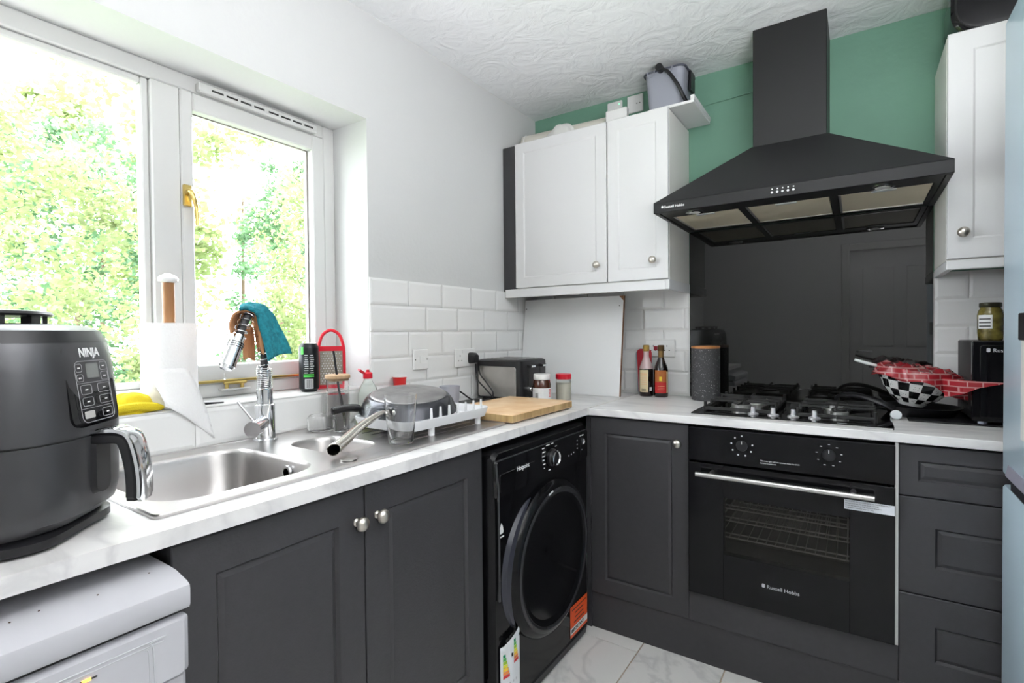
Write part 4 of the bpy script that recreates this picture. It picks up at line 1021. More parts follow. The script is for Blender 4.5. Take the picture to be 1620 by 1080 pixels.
# jars by the toaster
NX, NY = .338, -.520
nj = thing('spread_jar', 'chocolate spread jar with white lid in front of the toaster', 'jar', (NX, NY, ZW + .0005))
choc = mat('chocolate spread', (.075, .022, .012), .2, coat=.8)
obj('jar_body', MB().lathe([(.036, 0), (.040, .006), (.041, .04), (.041, .075), (.037, .095), (.034, .100)], (NX, NY, ZW + .0005), 36), choc, nj)
obj('lid', MB().lathe([(.037, .100), (.038, .102), (.038, .122), (.036, .125), (.001, .125)], (NX, NY, ZW + .0005), 36, caps=False), WHP, nj, 'white screw lid')
an = math.atan2(-2.514 - NY, 1.5164 - NX)
lb = wrap(nj, NX, NY, .0415, an - 1.5, an + 1.5, ZW + .012, ZW + .064, WHP, 'paper_label', 24)
for k in range(8): wrap(lb, NX, NY, .042, an - .75 + .045 * k, an - .75 + .045 * k + .02, ZW + .022, ZW + .042, DPRINT, 'bar', 2)
for k in range(6): wrap(lb, NX, NY, .042, an + .78, an + 1.25, ZW + .026 + .006 * k, ZW + .029 + .006 * k, RED, 'red_line', 4)
WX, WY = .392, -.415
wj = thing('spice_jar', 'small glass jar of white powder with red lid', 'jar', (WX, WY, ZW + .0005))
obj('glass_body', MB().lathe([(.033, 0), (.0355, .005), (.0355, .085), (.033, .092), (.033, .098)], (WX, WY, ZW + .0005), 32), mat('jar glass', (.95, .95, .92), .05, trans=.9, ior=1.3), wj)
obj('powder', MB().lathe([(.030, .004), (.031, .006), (.031, .075), (.001, .078)], (WX, WY, ZW + .0005), 32), mat('cream powder', (.72, .69, .58), .9), wj)
obj('lid', MB().lathe([(.0355, .096), (.0365, .098), (.0365, .118), (.034, .120), (.001, .120)], (WX, WY, ZW + .0005), 32, caps=False), RED, wj, 'red screw lid')

# board leaning in the corner
lp = thing('spare_board', 'large white laminated board leaning across the corner', 'board', (.29, -.18, ZW + .0006))
b = MB(); T = .016
def LP(x, s, n): return (x, -.200 + .065 * s + n, ZW + .001 + .486 * s)
for s_ in ((0, 1),):
    b.loft([[LP(.012, 0, 0), LP(.575, 0, 0), LP(.575, 1, 0), LP(.012, 1, 0)], [LP(.012, 0, T), LP(.575, 0, T), LP(.575, 1, T), LP(.012, 1, T)]])
obj('board', b, mat('white laminate', (.76, .77, .77), .5), lp)
obj('chipboard_edge', MB().loft([[LP(.5752, 0, 0), LP(.5765, 0, 0), LP(.5765, 1, 0), LP(.5752, 1, 0)], [LP(.5752, 0, T), LP(.5765, 0, T), LP(.5765, 1, T), LP(.5752, 1, T)]]), mat('raw chipboard', (.24, .12, .06), .9, var=.3, vscale=120), lp, 'raw brown chipboard edge')
obj('broken_corner', MB().loft([[LP(.552, 1, -.0008), LP(.5755, 1, -.0008), LP(.5755, .95, -.0008)], [LP(.552, 1, 0), LP(.5755, 1, 0), LP(.5755, .95, 0)]]), mat('raw chipboard', (.24, .12, .06)), lp, 'brown chipped top corner')
for x in (.022, .556): obj('screw_hole', MB().cyl(LP(x, .90, -.0005), LP(x, .90, .001), .0028, seg=10), DPRINT, lp)

# sockets on the tiled back wall and above cabinets
def socket_back(x0, x1, z0, z1, label, y=-.0086):
    t = thing('wall_socket', label, 'socket', ((x0 + x1) / 2, y, (z0 + z1) / 2))
    obj('plate', MB().box(x0, x1, y - .009, y, z0, z1, .003), WHP, t); return t
s3 = socket_back(.640, .786, 1.096, 1.182, 'double white socket behind the sauce bottles')
for xc in (.68, .748):
    for dx_, dz_, w, h_ in ((0, .012, .0018, .004), (-.011, -.010, .003, .0018), (.011, -.010, .003, .0018)):
        obj('pin_hole', MB().box(xc + dx_ - w, xc + dx_ + w, -.0179, -.0176, 1.138 + dz_ - h_, 1.138 + dz_ + h_), DPRINT, s3)
for xx in (.692, .722): obj('switch', MB().box(xx - .009, xx + .009, -.0205, -.0175, 1.128, 1.150, .002), mat('dull red switch', (.35, .02, .04), .4), s3, 'red switch')
s4 = socket_back(.549, .631, 2.320, 2.406, 'cream double-holed outlet high on the green wall, next to the bucket', -.0005)
for xx in (.60, .615): obj('screw', MB().cyl((xx, -.0096, 2.362), (xx, -.0101, 2.362), .003, seg=8), DPRINT, s4)
s5 = socket_back(.442, .522, 2.318, 2.400, 'cream outlet with green light high on the green wall, left of its pair', -.0005)
obj('neon', MB().cyl((.507, -.0096, 2.382), (.507, -.0106, 2.382), .003, seg=10), mat('green neon', (.2, .9, .4), .4, emit=(.25, 1, .45), estr=2), s5)

# ------------------------------------------------------------------ back counter: mats, bottles, canister
for k, (c, lab) in enumerate([((.10, .20, .30), 'thin blue cutting mat, rearmost of three leaning on the tiles'), ((.62, .62, .62), 'thin pale grey cutting mat between the red and blue ones'), ((.42, .012, .025), 'red cutting mat, foremost of three leaning on the tiles')]):
    x0 = .600 + .005 * k; 
    pts = rrect(x0 - .0, x0 + .070, 0, .218 + .003 * k, .020, 5)
    y_ = -.050 - .006 * k
    lean = .14
    o = obj('cutting_mat', MB().loft([[(x + (.012 - .10 * z) * (1 if x < x0 + .035 else .35), y_ - .0 + z * lean + dy__, ZW + .001 + z) for x, z in pts] for dy__ in (0, .0025)]), mat('mat colour %d' % k, c, .5))
    tag(origin(o, (x0 + .035, y_, ZW + .001)), lab, 'cutting mat')
def sauce(x, y, label, neck, lblc, body=(.012, .006, .005)):
    t = thing('sauce_bottle', label, 'bottle', (x, y, ZW + .0005))
    obj('bottle', MB().lathe([(.030, 0), (.033, .005), (.033, .125), (.030, .142), (.018, .172), (.0125, .190), (.0125, .222)], (x, y, ZW + .0005), 32), mat('soy bottle %s' % neck, body, .06, coat=.5), t)
    return t
b1 = sauce(.671, -.094, 'soy sauce bottle with cream label and gold cap, left of the pair', 'a', None)
obj('clear_neck', MB().lathe([(.0332, .132), (.0305, .143), (.0185, .173), (.013, .191), (.013, .218)], (.671, -.094, ZW + .0005), 28, caps=False), mat('pinkish clear glass', (.55, .40, .40), .1), b1)
obj('cap', MB().lathe([(.0145, .216), (.0155, .219), (.0155, .243), (.012, .246), (.001, .246)], (.671, -.094, ZW + .0005), 24, caps=False), mat('gold cap', (.55, .36, .10), .35, .7), b1)
a1_ = math.atan2(-2.514 + .094, 1.5164 - .671)
l_ = wrap(b1, .671, -.094, .0335, a1_ - 1.1, a1_ + .25, ZW + .022, ZW + .128, mat('cream paper', (.66, .55, .34), .6), 'paper_label', 16)
for k in range(6): wrap(l_, .671, -.094, .034, a1_ - .9, a1_ + .05, ZW + .058 + .010 * k, ZW + .061 + .010 * k, mat('peach print', (.75, .40, .22), .6), 'print_line', 5)
for k in range(6): wrap(l_, .671, -.094, .034, a1_ - .7 + .11 * k, a1_ - .64 + .11 * k, ZW + .028, ZW + .038, DPRINT, 'bar', 2)
wrap(b1, .671, -.094, .0335, a1_ + .45, a1_ + .85, ZW + .028, ZW + .046, PRINT, 'white_seal', 6)
b2 = sauce(.741, -.088, 'dark soy sauce bottle with orange and red label, right of the pair', 'b', None)
obj('neck_foil', MB().lathe([(.0130, .188), (.0130, .222)], (.741, -.088, ZW + .0005), 24), mat('bronze foil', (.26, .16, .06), .4, .7), b2)
obj('cap', MB().lathe([(.0150, .218), (.0155, .220), (.0155, .243), (.012, .246), (.001, .246)], (.741, -.088, ZW + .0005), 24, caps=False), mat('dark bronze cap', (.12, .07, .03), .4, .6), b2)
a2_ = math.atan2(-2.514 + .088, 1.5164 - .741)
wrap(b2, .741, -.088, .0335, a2_ - .95, a2_ + .75, ZW + .020, ZW + .072, mat('label red', (.50, .02, .02), .5), 'red_label', 14)
wrap(b2, .741, -.088, .0335, a2_ - .95, a2_ + .75, ZW + .072, ZW + .128, mat('label orange brown', (.42, .13, .03), .5), 'orange_label', 14)
wrap(b2, .741, -.088, .034, a2_ - .25, a2_ + .1, ZW + .078, ZW + .098, mat('label yellow', (.85, .62, .05), .5), 'yellow_seal', 6)
wrap(b2, .741, -.088, .034, a2_ + .78, a2_ + 1.1, ZW + .022, ZW + .122, mat('cream paper', (.66, .55, .34)), 'side_label', 6)
for k in range(3): wrap(b2, .741, -.088, .034, a2_ - .5, a2_ + .5, ZW + .036 + k * .008, ZW + .038 + k * .008, mat('peach print'), 'print_line', 6)
KX, KY = .948, -.100
kp = thing('storage_canister', 'dark stone-effect canister with orange-wood rim left of the hob', 'canister', (KX, KY, ZW + .0005))
stn = mat('speckled stone', (.055, .055, .058), .7, bump=.6, bscale=300)
def speck(m):
    n = m.node_tree; b_ = n.nodes['Principled BSDF']; tc = n.nodes.new('ShaderNodeTexCoord'); v = n.nodes.new('ShaderNodeTexNoise'); v.inputs['Scale'].default_value = 190; v.inputs['Detail'].default_value = 2
    n.links.new(tc.outputs['Object'], v.inputs['Vector']); r = n.nodes.new('ShaderNodeMapRange'); r.inputs['From Min'].default_value = .64; r.inputs['From Max'].default_value = .70
    n.links.new(v.outputs['Fac'], r.inputs['Value']); mx = n.nodes.new('ShaderNodeMix'); mx.data_type = 'RGBA'; mx.inputs[6].default_value = (.055, .055, .058, 1); mx.inputs[7].default_value = (.4, .4, .4, 1)
    n.links.new(r.outputs[0], mx.inputs[0]); n.links.new(mx.outputs[2], b_.inputs['Base Color'])
speck(stn)
obj('pot', MB().lathe([(.058, 0), (.061, .003), (.061, .230), (.0605, .232)], (KX, KY, ZW + .0005), 40), stn, kp)
obj('lid', MB().lathe([(.0605, .232), (.0615, .234), (.0615, .241), (.060, .243), (.001, .243)], (KX, KY, ZW + .0005), 40, caps=False), woody('orange wood', (.50, .22, .08), (.40, .16, .05), 5, (1, 10, 1)), kp, 'orange-brown wooden lid')

# ------------------------------------------------------------------ checkered bowl with red bag
BX, BY = 1.675, -.205
bo = thing('checkered_bowl', 'black and white checkered mixing bowl tilted beside the microwave', 'bowl', (BX, BY, .948))
W_, K_ = mat('white glaze', (.78, .78, .76), .15), mat('black glaze', (.01, .01, .011), .12)
Mt = Matrix.Rotation(math.radians(9), 3, 'Y')
seg = 36; prof = [(.035, .0), (.046, .012), (.070, .030), (.090, .055), (.103, .083), (.110, .112), (.113, .125)]
rings = []
for r_, z_ in prof: rings.append([Mt @ Vector((r_ * math.cos(2 * PI * k / seg + .3), r_ * math.sin(2 * PI * k / seg + .3), z_)) + Vector((BX, BY, .950)) for k in range(seg)])
b = MB(); V = [[b.bm.verts.new(p) for p in rg] for rg in rings]
for i in range(len(V) - 1):
    for k in range(seg):
        f = b.bm.faces.new((V[i][k], V[i][(k + 1) % seg], V[i + 1][(k + 1) % seg], V[i + 1][k]))
        row = i - 1
        f.material_index = 0 if (i == 0 or i == len(V) - 2) else ((k // 2 + row) % 2)
b.bm.faces.new(V[0][::-1])
inner = [[Mt @ Vector((max(r_ - .005, .002) * math.cos(2 * PI * k / seg + .3), max(r_ - .005, .002) * math.sin(2 * PI * k / seg + .3), z_ + .004)) + Vector((BX, BY, .950)) for k in range(seg)] for r_, z_ in prof]
b.loft(inner[::-1], caps=False); b.bm.faces.ensure_lookup_table()
obj('bowl', b, [W_, K_], bo, recalc=False)
b = MB(); rnd = random.Random(2)
for k in range(seg // 2):
    for row in range(1, 5):
        if (k + row - 1) % 2: continue
        for _ in range(5):
            a = 2 * PI * (2 * k + rnd.uniform(.3, 1.7)) / seg + .3; i = row; t = rnd.uniform(.2, .8)
            r_ = prof[i][0] * (1 - t) + prof[i + 1][0] * t; z_ = prof[i][1] * (1 - t) + prof[i + 1][1] * t
            c = Mt @ Vector(((r_ + .0004) * math.cos(a), (r_ + .0004) * math.sin(a), z_)) + Vector((BX, BY, .950))
            n_ = Mt @ Vector((math.cos(a), math.sin(a), -.4)).normalized(); b.loft([ring(c, n_, .0012, 6), ring(c + n_ * .0004, n_, .0011, 6)])
o = obj('painted_dots', b, K_, bo); o['kind'] = 'stuff'
# red printed bag lying over the bowl
bagm = mat('red printed film', (.42, .02, .03), .25)
def bagtex(m):
    n = m.node_tree; b_ = n.nodes['Principled BSDF']; tc = n.nodes.new('ShaderNodeTexCoord'); v = n.nodes.new('ShaderNodeTexBrick')
    v.inputs['Color1'].default_value = (.38, .02, .03, 1); v.inputs['Color2'].default_value = (.25, .015, .02, 1); v.inputs['Mortar'].default_value = (.50, .22, .22, 1)
    v.inputs['Scale'].default_value = 14; v.inputs['Mortar Size'].default_value = .035; v.inputs['Mortar Smooth'].default_value = .5
    mp = n.nodes.new('ShaderNodeMapping'); mp.inputs['Rotation'].default_value = (1.57, .15, 0)
    n.links.new(tc.outputs['Object'], mp.inputs['Vector']); n.links.new(mp.outputs[0], v.inputs['Vector']); n.links.new(v.outputs['Color'], b_.inputs['Base Color'])
    b_.inputs['Alpha'].default_value = .93
bagtex(bagm)
b = MB(); rows = []
rnd = random.Random(12); ph = [rnd.uniform(0, 6) for _ in range(6)]
for i in range(9):
    s = i / 8; row = []
    for k in range(49):
        a = -PI * 1.0 + 2 * PI * k / 48
        # skirt over the rim; longer to the right (towards +x)
        fx = max(0, math.cos(a)) ** 1.5
        R_ = .119 + .008 * s + .012 * math.sin(5 * a + ph[0]) * s + .004 * math.sin(11 * a + ph[1])
        dz = -.036 * s - .055 * s * fx + .006 * math.sin(6 * a + ph[2]) * s
        v = Vector((R_ * math.cos(a), R_ * math.sin(a), .128 + dz))
        v = Mt @ v; v.x += fx * s * .030
        row.append(v + Vector((BX, BY, .950)))
    rows.append(row)
V = [[b.bm.verts.new(p) for p in r_] for r_ in rows]
for i in range(8):
    for k in range(48): b.bm.faces.new((V[i][k], V[i][k + 1], V[i + 1][k + 1], V[i + 1][k]))
# crumpled top over the opening
c0 = Mt @ Vector((0, 0, .128)) + Vector((BX, BY, .950)); prev_ = V[0]
for t in (.75, .5, .25):
    nr_ = []
    for k in range(49):
        p = Vector(rows[0][k]).lerp(c0, 1 - t); p.z += .010 * math.sin(k * .8 + t * 9) + .010; nr_.append(b.bm.verts.new(p))
    for k in range(48): b.bm.faces.new((prev_[k + 1], prev_[k], nr_[k], nr_[k + 1]))
    prev_ = nr_
# pointed tail towards the microwave
tail = [[(BX + .075, BY - .100, 1.058), (BX + .100, BY - .080, 1.040), (BX + .080, BY - .110, .995)], [(BX + .125, BY - .152, 1.056), (BX + .130, BY - .146, 1.042), (BX + .120, BY - .155, 1.012)], [(BX + .165, BY - .156, 1.054), (BX + .168, BY - .152, 1.048), (BX + .160, BY - .158, 1.034)], [(BX + .215, BY - .158, 1.053), (BX + .216, BY - .156, 1.050), (BX + .212, BY - .159, 1.048)]]
b.loft(tail)
o = obj('plastic_bag', b, bagm); sm = o.modifiers.new('s', 'SOLIDIFY'); sm.thickness = .0008
tag(origin(o, (BX, BY, 1.07)), 'red brick-patterned plastic bag crumpled over the checkered bowl', 'bag')
tag(origin(obj('spatula', MB().tube([(1.508, -.235, 1.110), (1.545, -.230, 1.098), (1.575, -.225, 1.090)], [.005, .006, .005], 10), WHP), (1.54, -.23, 1.1)), 'white utensil handle poking out left of the checkered bowl', 'utensil')
# black frying pan beneath
fp = thing('frying_pan', 'flat black frying pan under the checkered bowl, handle over the hob', 'frying pan', (1.70, -.19, ZW + .001))
obj('pan_body', MB().lathe([(.085, 0), (.092, .003), (.115, .034), (.117, .036), (.112, .036), (.088, .008), (.001, .006)], (1.705, -.175, ZW + .001), 44, caps=False).lathe([(.085, 0), (.001, 0)], (1.705, -.175, ZW + .001), 44, caps=False), BLKP, fp)
hp_ = smoothpath([(1.625, -.255, .940), (1.590, -.262, .958), (1.540, -.250, .975), (1.500, -.225, .980), (1.462, -.200, .972), (1.445, -.190, .955)], 6)
obj('handle', MB().tube(hp_, [.012] * 8 + [.011] * (len(hp_) - 11) + [.009, .007, .004], 12, flat=.55), BLKP, fp)
tag(origin(obj('round_cap', MB().lathe([(.015, 0), (.0165, .001), (.0165, .009), (.013, .011), (.001, .0115)], (1.628, -.300, ZW + .012), 28, M=Matrix.Rotation(math.radians(60), 3, 'X')), mat('white paper sticker', (.72, .76, .78), .4)), (1.628, -.3, ZW + .012)), 'round white lid on its edge by the hob corner', 'lid')
bt_ = thing('baking_tray', 'flat black baking tray lying under bowl and microwave', 'tray', (1.86, -.2, ZW + .0005))
obj('tray', MB().box(1.640, 2.30, -.345, -.012, ZW + .0006, ZW + .0012).box(1.650, 2.29, -.335, -.02, ZW + .0012, ZW + .004, .001) if False else MB().box(1.66, 2.31, -.335, -.03, ZW + .0006, ZW + .006, .002), BLKS, bt_)

# ------------------------------------------------------------------ microwave
mz0, mz1 = .9265, 1.180
mw = thing('microwave', 'black microwave on the worktop behind the fridge edge', 'microwave', (2.03, -.2, ZW + .0065))
obj('casing', MB().box(1.822, 2.262, -.322, -.045, mz0, mz1, .004), mat('dark grey casing', (.018, .018, .019), .5), mw)
fr = obj('front', MB().box(1.820, 2.264, -.342, -.3225, mz0, mz1, .003), BLKGL, mw)
obj('door_panel', MB().loft([[(x, -.342, z) for x, z in rrect(1.838, 2.15, mz0 + .012, mz1 - .012, .008, 3)], [(x, -.3445, z) for x, z in rrect(1.840, 2.148, mz0 + .014, mz1 - .014, .008, 3)]]), BLKG, fr)
text('Russell Hobbs', .0165, (1.868, -.3447, 1.146), (1, 0, 0), (0, 0, 1), GREYP, fr)
obj('logo_mark', MB().box(1.853, 1.862, -.3450, -.3444, 1.146, 1.159, .002), GREYP, fr)
for k in range(9): obj('vent_slot', MB().box(1.8212, 1.8222, -.26, -.12, mz0 + .03 + k * .012, mz0 + .035 + k * .012), DPRINT, mw)
for x in (1.85, 2.23):
    for y in (-.31, -.07): obj('foot', MB().cyl((x, y, ZW + .0065), (x, y, mz0 + .002), .012, seg=12), mat('clear foot', (.5, .55, .65), .3), mw)
# gherkin jar
GX, GY = 1.885, -.20
gj = thing('pickle_jar', 'glass jar of pickles with dark lid on top of the microwave', 'jar', (GX, GY, mz1 + .0005))
pk = mat('pickle brine', (.16, .13, .03), .12, coat=.6, var=.6, vscale=40)
obj('jar_body', MB().lathe([(.028, 0), (.032, .004), (.034, .03), (.034, .085), (.031, .100), (.027, .106), (.027, .112)], (GX, GY, mz1 + .0005), 32), pk, gj)
obj('lid', MB().lathe([(.028, .110), (.029, .112), (.029, .124), (.027, .126), (.001, .126)], (GX, GY, mz1 + .0005), 32, caps=False), mat('dark olive lid', (.05, .05, .03), .3, .5), gj, 'dark screw lid')
a3 = math.atan2(-2.514 - GY, 1.5164 - GX)
l_ = wrap(gj, GX, GY, .0345, a3 - 1.0, a3 + .15, mz1 + .040, mz1 + .085, WHP, 'paper_label', 10)
for k in range(3): wrap(l_, GX, GY, .035, a3 - .9, a3 + .02, mz1 + .046 + .012 * k, mz1 + .050 + .012 * k, DPRINT, 'print_line', 6)

# ------------------------------------------------------------------ on top of wall cabinets
ZC = 2.1725
lb_ = thing('shelf_board', 'small white shelf board overhanging the right end of the left cabinets', 'board', (.9, -.16, ZC))
obj('board', MB().box(.76, .952, -.302, -.02, ZC, ZC + .012, .001), CABW, lb_)
obj('lip', MB().box(.938, .954, -.302, -.02, ZC + .012, ZC + .032, .001), CABW, lb_)
# grey caddy/bucket
bk = thing('bucket', 'tall grey plastic bucket with black handle on the wall cabinet', 'bucket', (.81, -.15, ZC + .0125))
gb = mat('lilac grey plastic', (.30, .31, .36), .45)
bz = ZC + .0125
def brr(e): return rrect(.722 - e, .888 + e, -.235 - e, -.06 + e, .03, 6)
obj('tub', MB().loft([[(x, y, bz) for x, y in brr(-.01)], [(x, y, bz + .14) for x, y in brr(0)], [(x, y, bz + .195) for x, y in brr(.006)], [(x, y, bz + .195) for x, y in brr(.002)], [(x, y, bz + .01) for x, y in brr(-.014)]]), gb, bk)
obj('rim', MB().tube([(x, y, bz + .188) for x, y in brr(.009)] + [(brr(.009)[0][0], brr(.009)[0][1], bz + .188)], .004, 8), mat('dark grey rim', (.08, .085, .11), .5), bk)
for xk in (.752, .83): obj('rim_tab', MB().tube(smoothpath([(xk - .016, -.247, bz + .190), (xk - .012, -.250, bz + .168), (xk + .012, -.250, bz + .168), (xk + .016, -.247, bz + .190)], 5), .0022, 6), gb, bk)
obj('handle', MB().tube(smoothpath([(.795, -.262, bz + .186), (.83, -.264, bz + .165), (.872, -.262, bz + .10), (.895, -.240, bz + .045), (.905, -.20, bz + .016)], 6), .0085, 10, flat=.7), BLKP, bk)
obj('handle_hub', MB().cyl((.795, -.240, bz + .190), (.795, -.272, bz + .190), .016, seg=20), BLKP, bk)
obj('side_clip', MB().box(.896, .906, -.17, -.10, bz + .10, bz + .19, .003), BLKP, bk)
tag(origin(obj('router_box', MB().box(.527, .632, -.230, -.200, ZC, 2.262, .004), WHP), (.58, -.21, ZC)), 'small white upright box on the wall cabinet below the outlets', 'box')
rl2 = thing('rolled_tube', 'long white rolled tube lying on the wider wall cabinet', 'roll', (.27, -.15, ZC))
obj('tube', MB().cyl((.03, -.15, ZC + .052), (.50, -.13, ZC + .052), .050, .050, 28), mat('cream plastic sheet', (.70, .68, .60), .5), rl2)
obj('end_ring', MB().tube(ring((.045, -.15, ZC + .052), (1, .04, 0), .0505, 28) + [ring((.045, -.15, ZC + .052), (1, .04, 0), .0505, 28)[0]], .0028, 6), WHP, rl2)
o = lump('plastic_sack', (.29, -.225, ZC), .085, .045, .085, mat('crumpled white polythene', (.75, .75, .72), .35, bump=.6, bscale=40), 6, amp=.18)
tag(origin(o, (.29, -.225, ZC)), 'crumpled white plastic bag in front of the rolled tube', 'bag')
# cable run painted on the green wall
cb_ = obj('surface_cable', MB().tube(smoothpath([(.855, -.004, 2.262), (.95, -.004, 2.272), (1.05, -.004, 2.276), (1.164, -.004, 2.282)], 5), .004, 8), GREEN)
tag(origin(cb_, (.95, -.004, 2.27)), 'thin cable painted green running to the hood chimney', 'cable')
cb_ = obj('surface_trunking', MB().box(.06, .44, -.014, -.001, 2.29, 2.312, .002), GREEN)
tag(origin(cb_, (.25, -.007, 2.29)), 'green-painted trunking above the wider wall cabinet', 'trunking')
# black roasting tin / lid on right cabinet
rt = thing('roasting_dish', 'large black rounded roaster standing on the right wall cabinet', 'roaster', (1.99, -.18, ZC))
def RT(e, y, zt_=2.402): return [(x, y, z) for x, z in rrect(1.772 + e, 2.215 - e, ZC + .0005 + e, zt_ - e, .085, 8)]
obj('shell', MB().loft([RT(.0, -.10), RT(0, -.262), RT(.006, -.270), RT(.02, -.274)]), BLKGL, rt)
obj('raised_rim', MB().tube([Vector(p) + Vector((0, -.0, 0)) for p in RT(.012, -.272)] + [Vector(RT(.012, -.272)[0])], .004, 6), BLKS, rt)

# ------------------------------------------------------------------ fridge freezer
fg = thing('fridge_freezer', 'tall glossy pale blue-white fridge freezer at the right edge', 'fridge', (2.15, -.93, 0))
FM = mat('pale blue gloss enamel', (.56, .70, .80), .3, coat=.15)
FB = mat('silver grey cabinet', (.45, .47, .5), .35)
obj('cabinet', MB().box(1.905, 2.455, -1.222, -.626, .02, 2.03, .003), FB, fg)
def fdoor(z0, z1, nm, top):
    b = MB()
    zz = [z0, z0 + .006, z1 - .006, z1]
    rr_ = rrect(1.842, 1.902, -1.222, -.626, .012, 4)
    b.loft([[(x + (.004 if z in (z0, z1) else 0), y, z) for x, y in rr_] for z in zz])
    return obj(nm, b, FM, fg)
d1 = fdoor(.830, 2.03, 'fridge_door', 1); d2 = fdoor(.04, .800, 'freezer_door', 0)
obj('grip_recess', MB().box(1.846, 1.90, -1.20, -.70, .802, .829), mat('dark recess', (.02, .02, .025), .6), fg)
obj('grip_lip', MB().loft([[(1.8405, -1.21, .832), (1.8405, -.67, .832), (1.8405, -.70, .866), (1.8405, -1.21, .866)], [(1.842, -1.21, .830), (1.842, -.665, .830), (1.842, -.70, .866), (1.842, -1.21, .866)]]), mat('lilac grey trim', (.35, .34, .42), .4), d1)
nt = obj('magnet_list', MB().box(1.8395, 1.8415, -1.0, -.826, .955, 1.192, .0005), WHP, d1, 'white memo sheet on the door')
obj('magnet_clip', MB().box(1.834, 1.8415, -1.0, -.826, 1.192, 1.256, .002), BLKP, d1, 'black clip strip')
text('NO', .03, (1.8413, -.70, 2.00), (0, -1, 0), (0, 0, 1), mat('purple print', (.15, .08, .25), .5), d1) if False else None
for x in (1.95, 2.40):
    for y in (-1.18, -.66): obj('foot', MB().cyl((x, y, .0), (x, y, .022), .02, seg=12), BLKP, fg)

# ------------------------------------------------------------------ air fryer
FC = Vector((.395, -2.318, ZW)); FA = math.radians(45)
ff = thing('air_fryer', 'large dark grey air fryer with chrome-edged handle at the left', 'air fryer', FC, FA - PI / 2)
# local frame: +y = front, +x = towards the camera side
def fob(name, mb, m, parent, label=None, **k): return obj(name, mb, m, parent, label, world=False, **k)
def FR(w, d, r, z, dy=0, n=8): return [(x, y + dy, z) for x, y in rrect(-w, w, -d, d, r, n)]
fob('base', MB().loft([FR(.105, .135, .05, .002), FR(.112, .142, .055, .006), FR(.112, .142, .055, .018), FR(.095, .125, .05, .030)]), BLKP, ff)
fob('drawer', MB().loft([FR(.118, .140, .085, .026), FR(.130, .156, .095, .040), FR(.134, .162, .098, .065), FR(.135, .163, .098, .155)]), GUN, ff)
fob('seam', MB().loft([FR(.1335, .160, .096, .154), FR(.1335, .160, .096, .159)]), DPRINT, ff)
fob('housing', MB().loft([FR(.137, .162, .098, .158), FR(.137, .162, .098, .17), FR(.133, .156, .096, .26), FR(.128, .150, .094, .30), FR(.118, .138, .088, .318), FR(.100, .118, .08, .326)]), GUN, ff)
fob('top_cover', MB().loft([FR(.127, .150, .094, .301), FR(.120, .142, .09, .3195), FR(.105, .125, .082, .3275), FR(.075, .09, .07, .331)]), BLKP, ff)
vt = fob('vent_ring', MB().lathe([(.088, .344), (.098, .343), (.100, .346), (.097, .350), (.085, .352), (.001, .353)], (0, -.01, 0), 40, caps=False).lathe([(.088, .344), (.001, .344)], (0, -.01, 0), 40, caps=False), BLKP, ff)
for k in range(10):
    a = 2 * PI * k / 10; fob('vent_post', MB().box(-.010, .010, -.003, .003, .328, .345, 0, M=Matrix.Translation((0, -.01, 0)) @ Matrix.Rotation(a, 4, 'Z') @ Matrix.Translation((0, .088, 0))), BLKP, vt)
# control fascia on the front (tilted plate)
yb_, yt_ = .1625, .1505
def FP(x, z, n=0):
    t = (z - .170) / .13; y = .164 + (.146 - .164) * t
    return (x, y + n - 2.2 * max(abs(x) - .02, 0) ** 2 * 1.0, z)
def plate(w, z0, z1, r, n0, n1, m, name, parent, x0=0):
    pts = rrect(-w, w, z0, z1, r, 5)
    b = MB(); b.loft([[FP(x + x0, z, n0) for x, z in pts], [FP(x + x0, z, n1) for x, z in pts]])
    return fob(name, b, m, parent)
fascia = plate(.060, .172, .300, .016, -.006, .004, BLKG, 'control_fascia', ff)
def fline(pts, r, nm='panel_outline'):
    fob(nm, MB().tube([FP(x, z, .0048) for x, z in pts], r, 5), mat('grey print', (.35, .35, .36), .5), fascia)
o_ = rrect(-.042, .042, .178, .272, .010, 4); fline(o_ + [o_[0]], .0005)
for z in (.238, .199): fline([(-.042, z), (.042, z)], .0004)
for x0, x1, z0, z1 in ((.020, .040, .256, .269), (.020, .040, .240, .253), (-.040, -.026, .256, .268), (-.040, -.026, .241, .252), (.006, .040, .221, .235), (-.036, -.010, .221, .235), (.006, .040, .203, .216), (-.036, -.010, .203, .216), (.008, .036, .182, .195)):
    q = rrect(-x1 if False else x0, x1, z0, z1, .003, 2); q = [(-x, z) for x, z in q]; fline(q + [q[0]], .0004, 'button_outline')
    cx_, cz_ = -(x0 + x1) / 2, (z0 + z1) / 2
    fob('button_mark', MB().box(cx_ - .003, cx_ + .003, FP(cx_, cz_, .0045)[1], FP(cx_, cz_, .0052)[1], cz_ - .001, cz_ + .0008), PRINT, fascia)
LCD = mat('grey display', (.20, .21, .20), .25)
plate(.0155, .245, .268, .002, .004, .0047, LCD, 'display', fascia, .0)
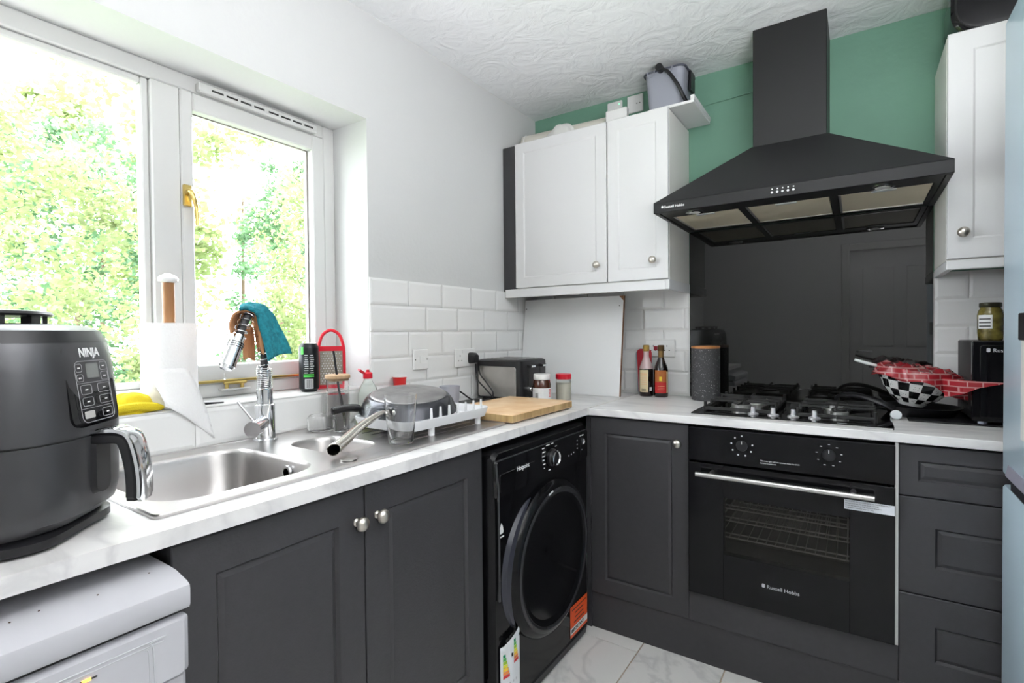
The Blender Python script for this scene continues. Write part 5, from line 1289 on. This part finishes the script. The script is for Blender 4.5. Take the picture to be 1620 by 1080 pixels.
plate(.012, .184, .195, .002, .004, .0047, mat('silver button', (.45, .44, .42), .4), 'start_button', fascia, .024)
M_ = FP(0, .283, .0045)
text('NINJA', .019, (.026, M_[1], .279), (-1, 0, 0), (0, -.12, 1), PRINT, fascia, world=False, bold=.0006)
# handle: mounting plate, arm, hanging grip with chrome face
fob('handle_mount', MB().loft([[(x, .158, z) for x, z in rrect(-.022, .022, .060, .150, .014, 4)], [(x, .170, z) for x, z in rrect(-.019, .019, .064, .150, .014, 4)]]), BLKP, ff)
arm = [(.160, .152), (.178, .153), (.194, .153), (.206, .147), (.213, .128), (.218, .100), (.220, .070), (.219, .048)]
def hrect(c, t, w, hgt): # cross-section at path point
    pass
P_ = smoothpath([(0, y, z) for y, z in arm], 5)
def sweep(P, w, h0, shift, wl=None):
    rg = []
    for i, p in enumerate(P):
        d_ = (P[min(i + 1, len(P) - 1)] - P[max(i - 1, 0)]).normalized(); n_ = Vector((0, d_.z * -1, d_.y)) * 1.0
        c = p + n_ * shift; hw = w * (1 if i < len(P) - 2 else .8); hh2 = h0 / 2
        rg.append([c + Vector((hw * sx__, 0, 0)) + n_ * hh2 * sz__ for sx__, sz__ in ((-1, -.6), (-.8, -1), (.8, -1), (1, -.6), (1, .6), (.8, 1), (-.8, 1), (-1, .6))])
    return MB().loft(rg)
fob('handle_grip', sweep(P_, .020, .016, -.004), BLKP, ff, 'black inner grip')
fob('handle_face', sweep(P_, .0215, .008, .0085), CHROME, ff, 'chrome outer handle face')

for kind, grp in (('garden_tree', 'garden trees outside the window'), ('cutting_mat', 'cutting mats leaning on the back tiles'),
                  ('sauce_bottle', 'sauce bottles on the back worktop'), ('wall_cabinet', 'white wall cabinets'), ('glass_dish', 'glass dishes behind the half bowl'),
                  ('cleaning_cloth', 'cloths over the tap'), ('power_cable', 'black cables by the toaster'), ('wall_socket', 'white wall outlets')):
    for o in SC.objects:
        if o.parent is None and o.name.split('.')[0] == kind: o['group'] = grp
bpy.context.view_layer.update()
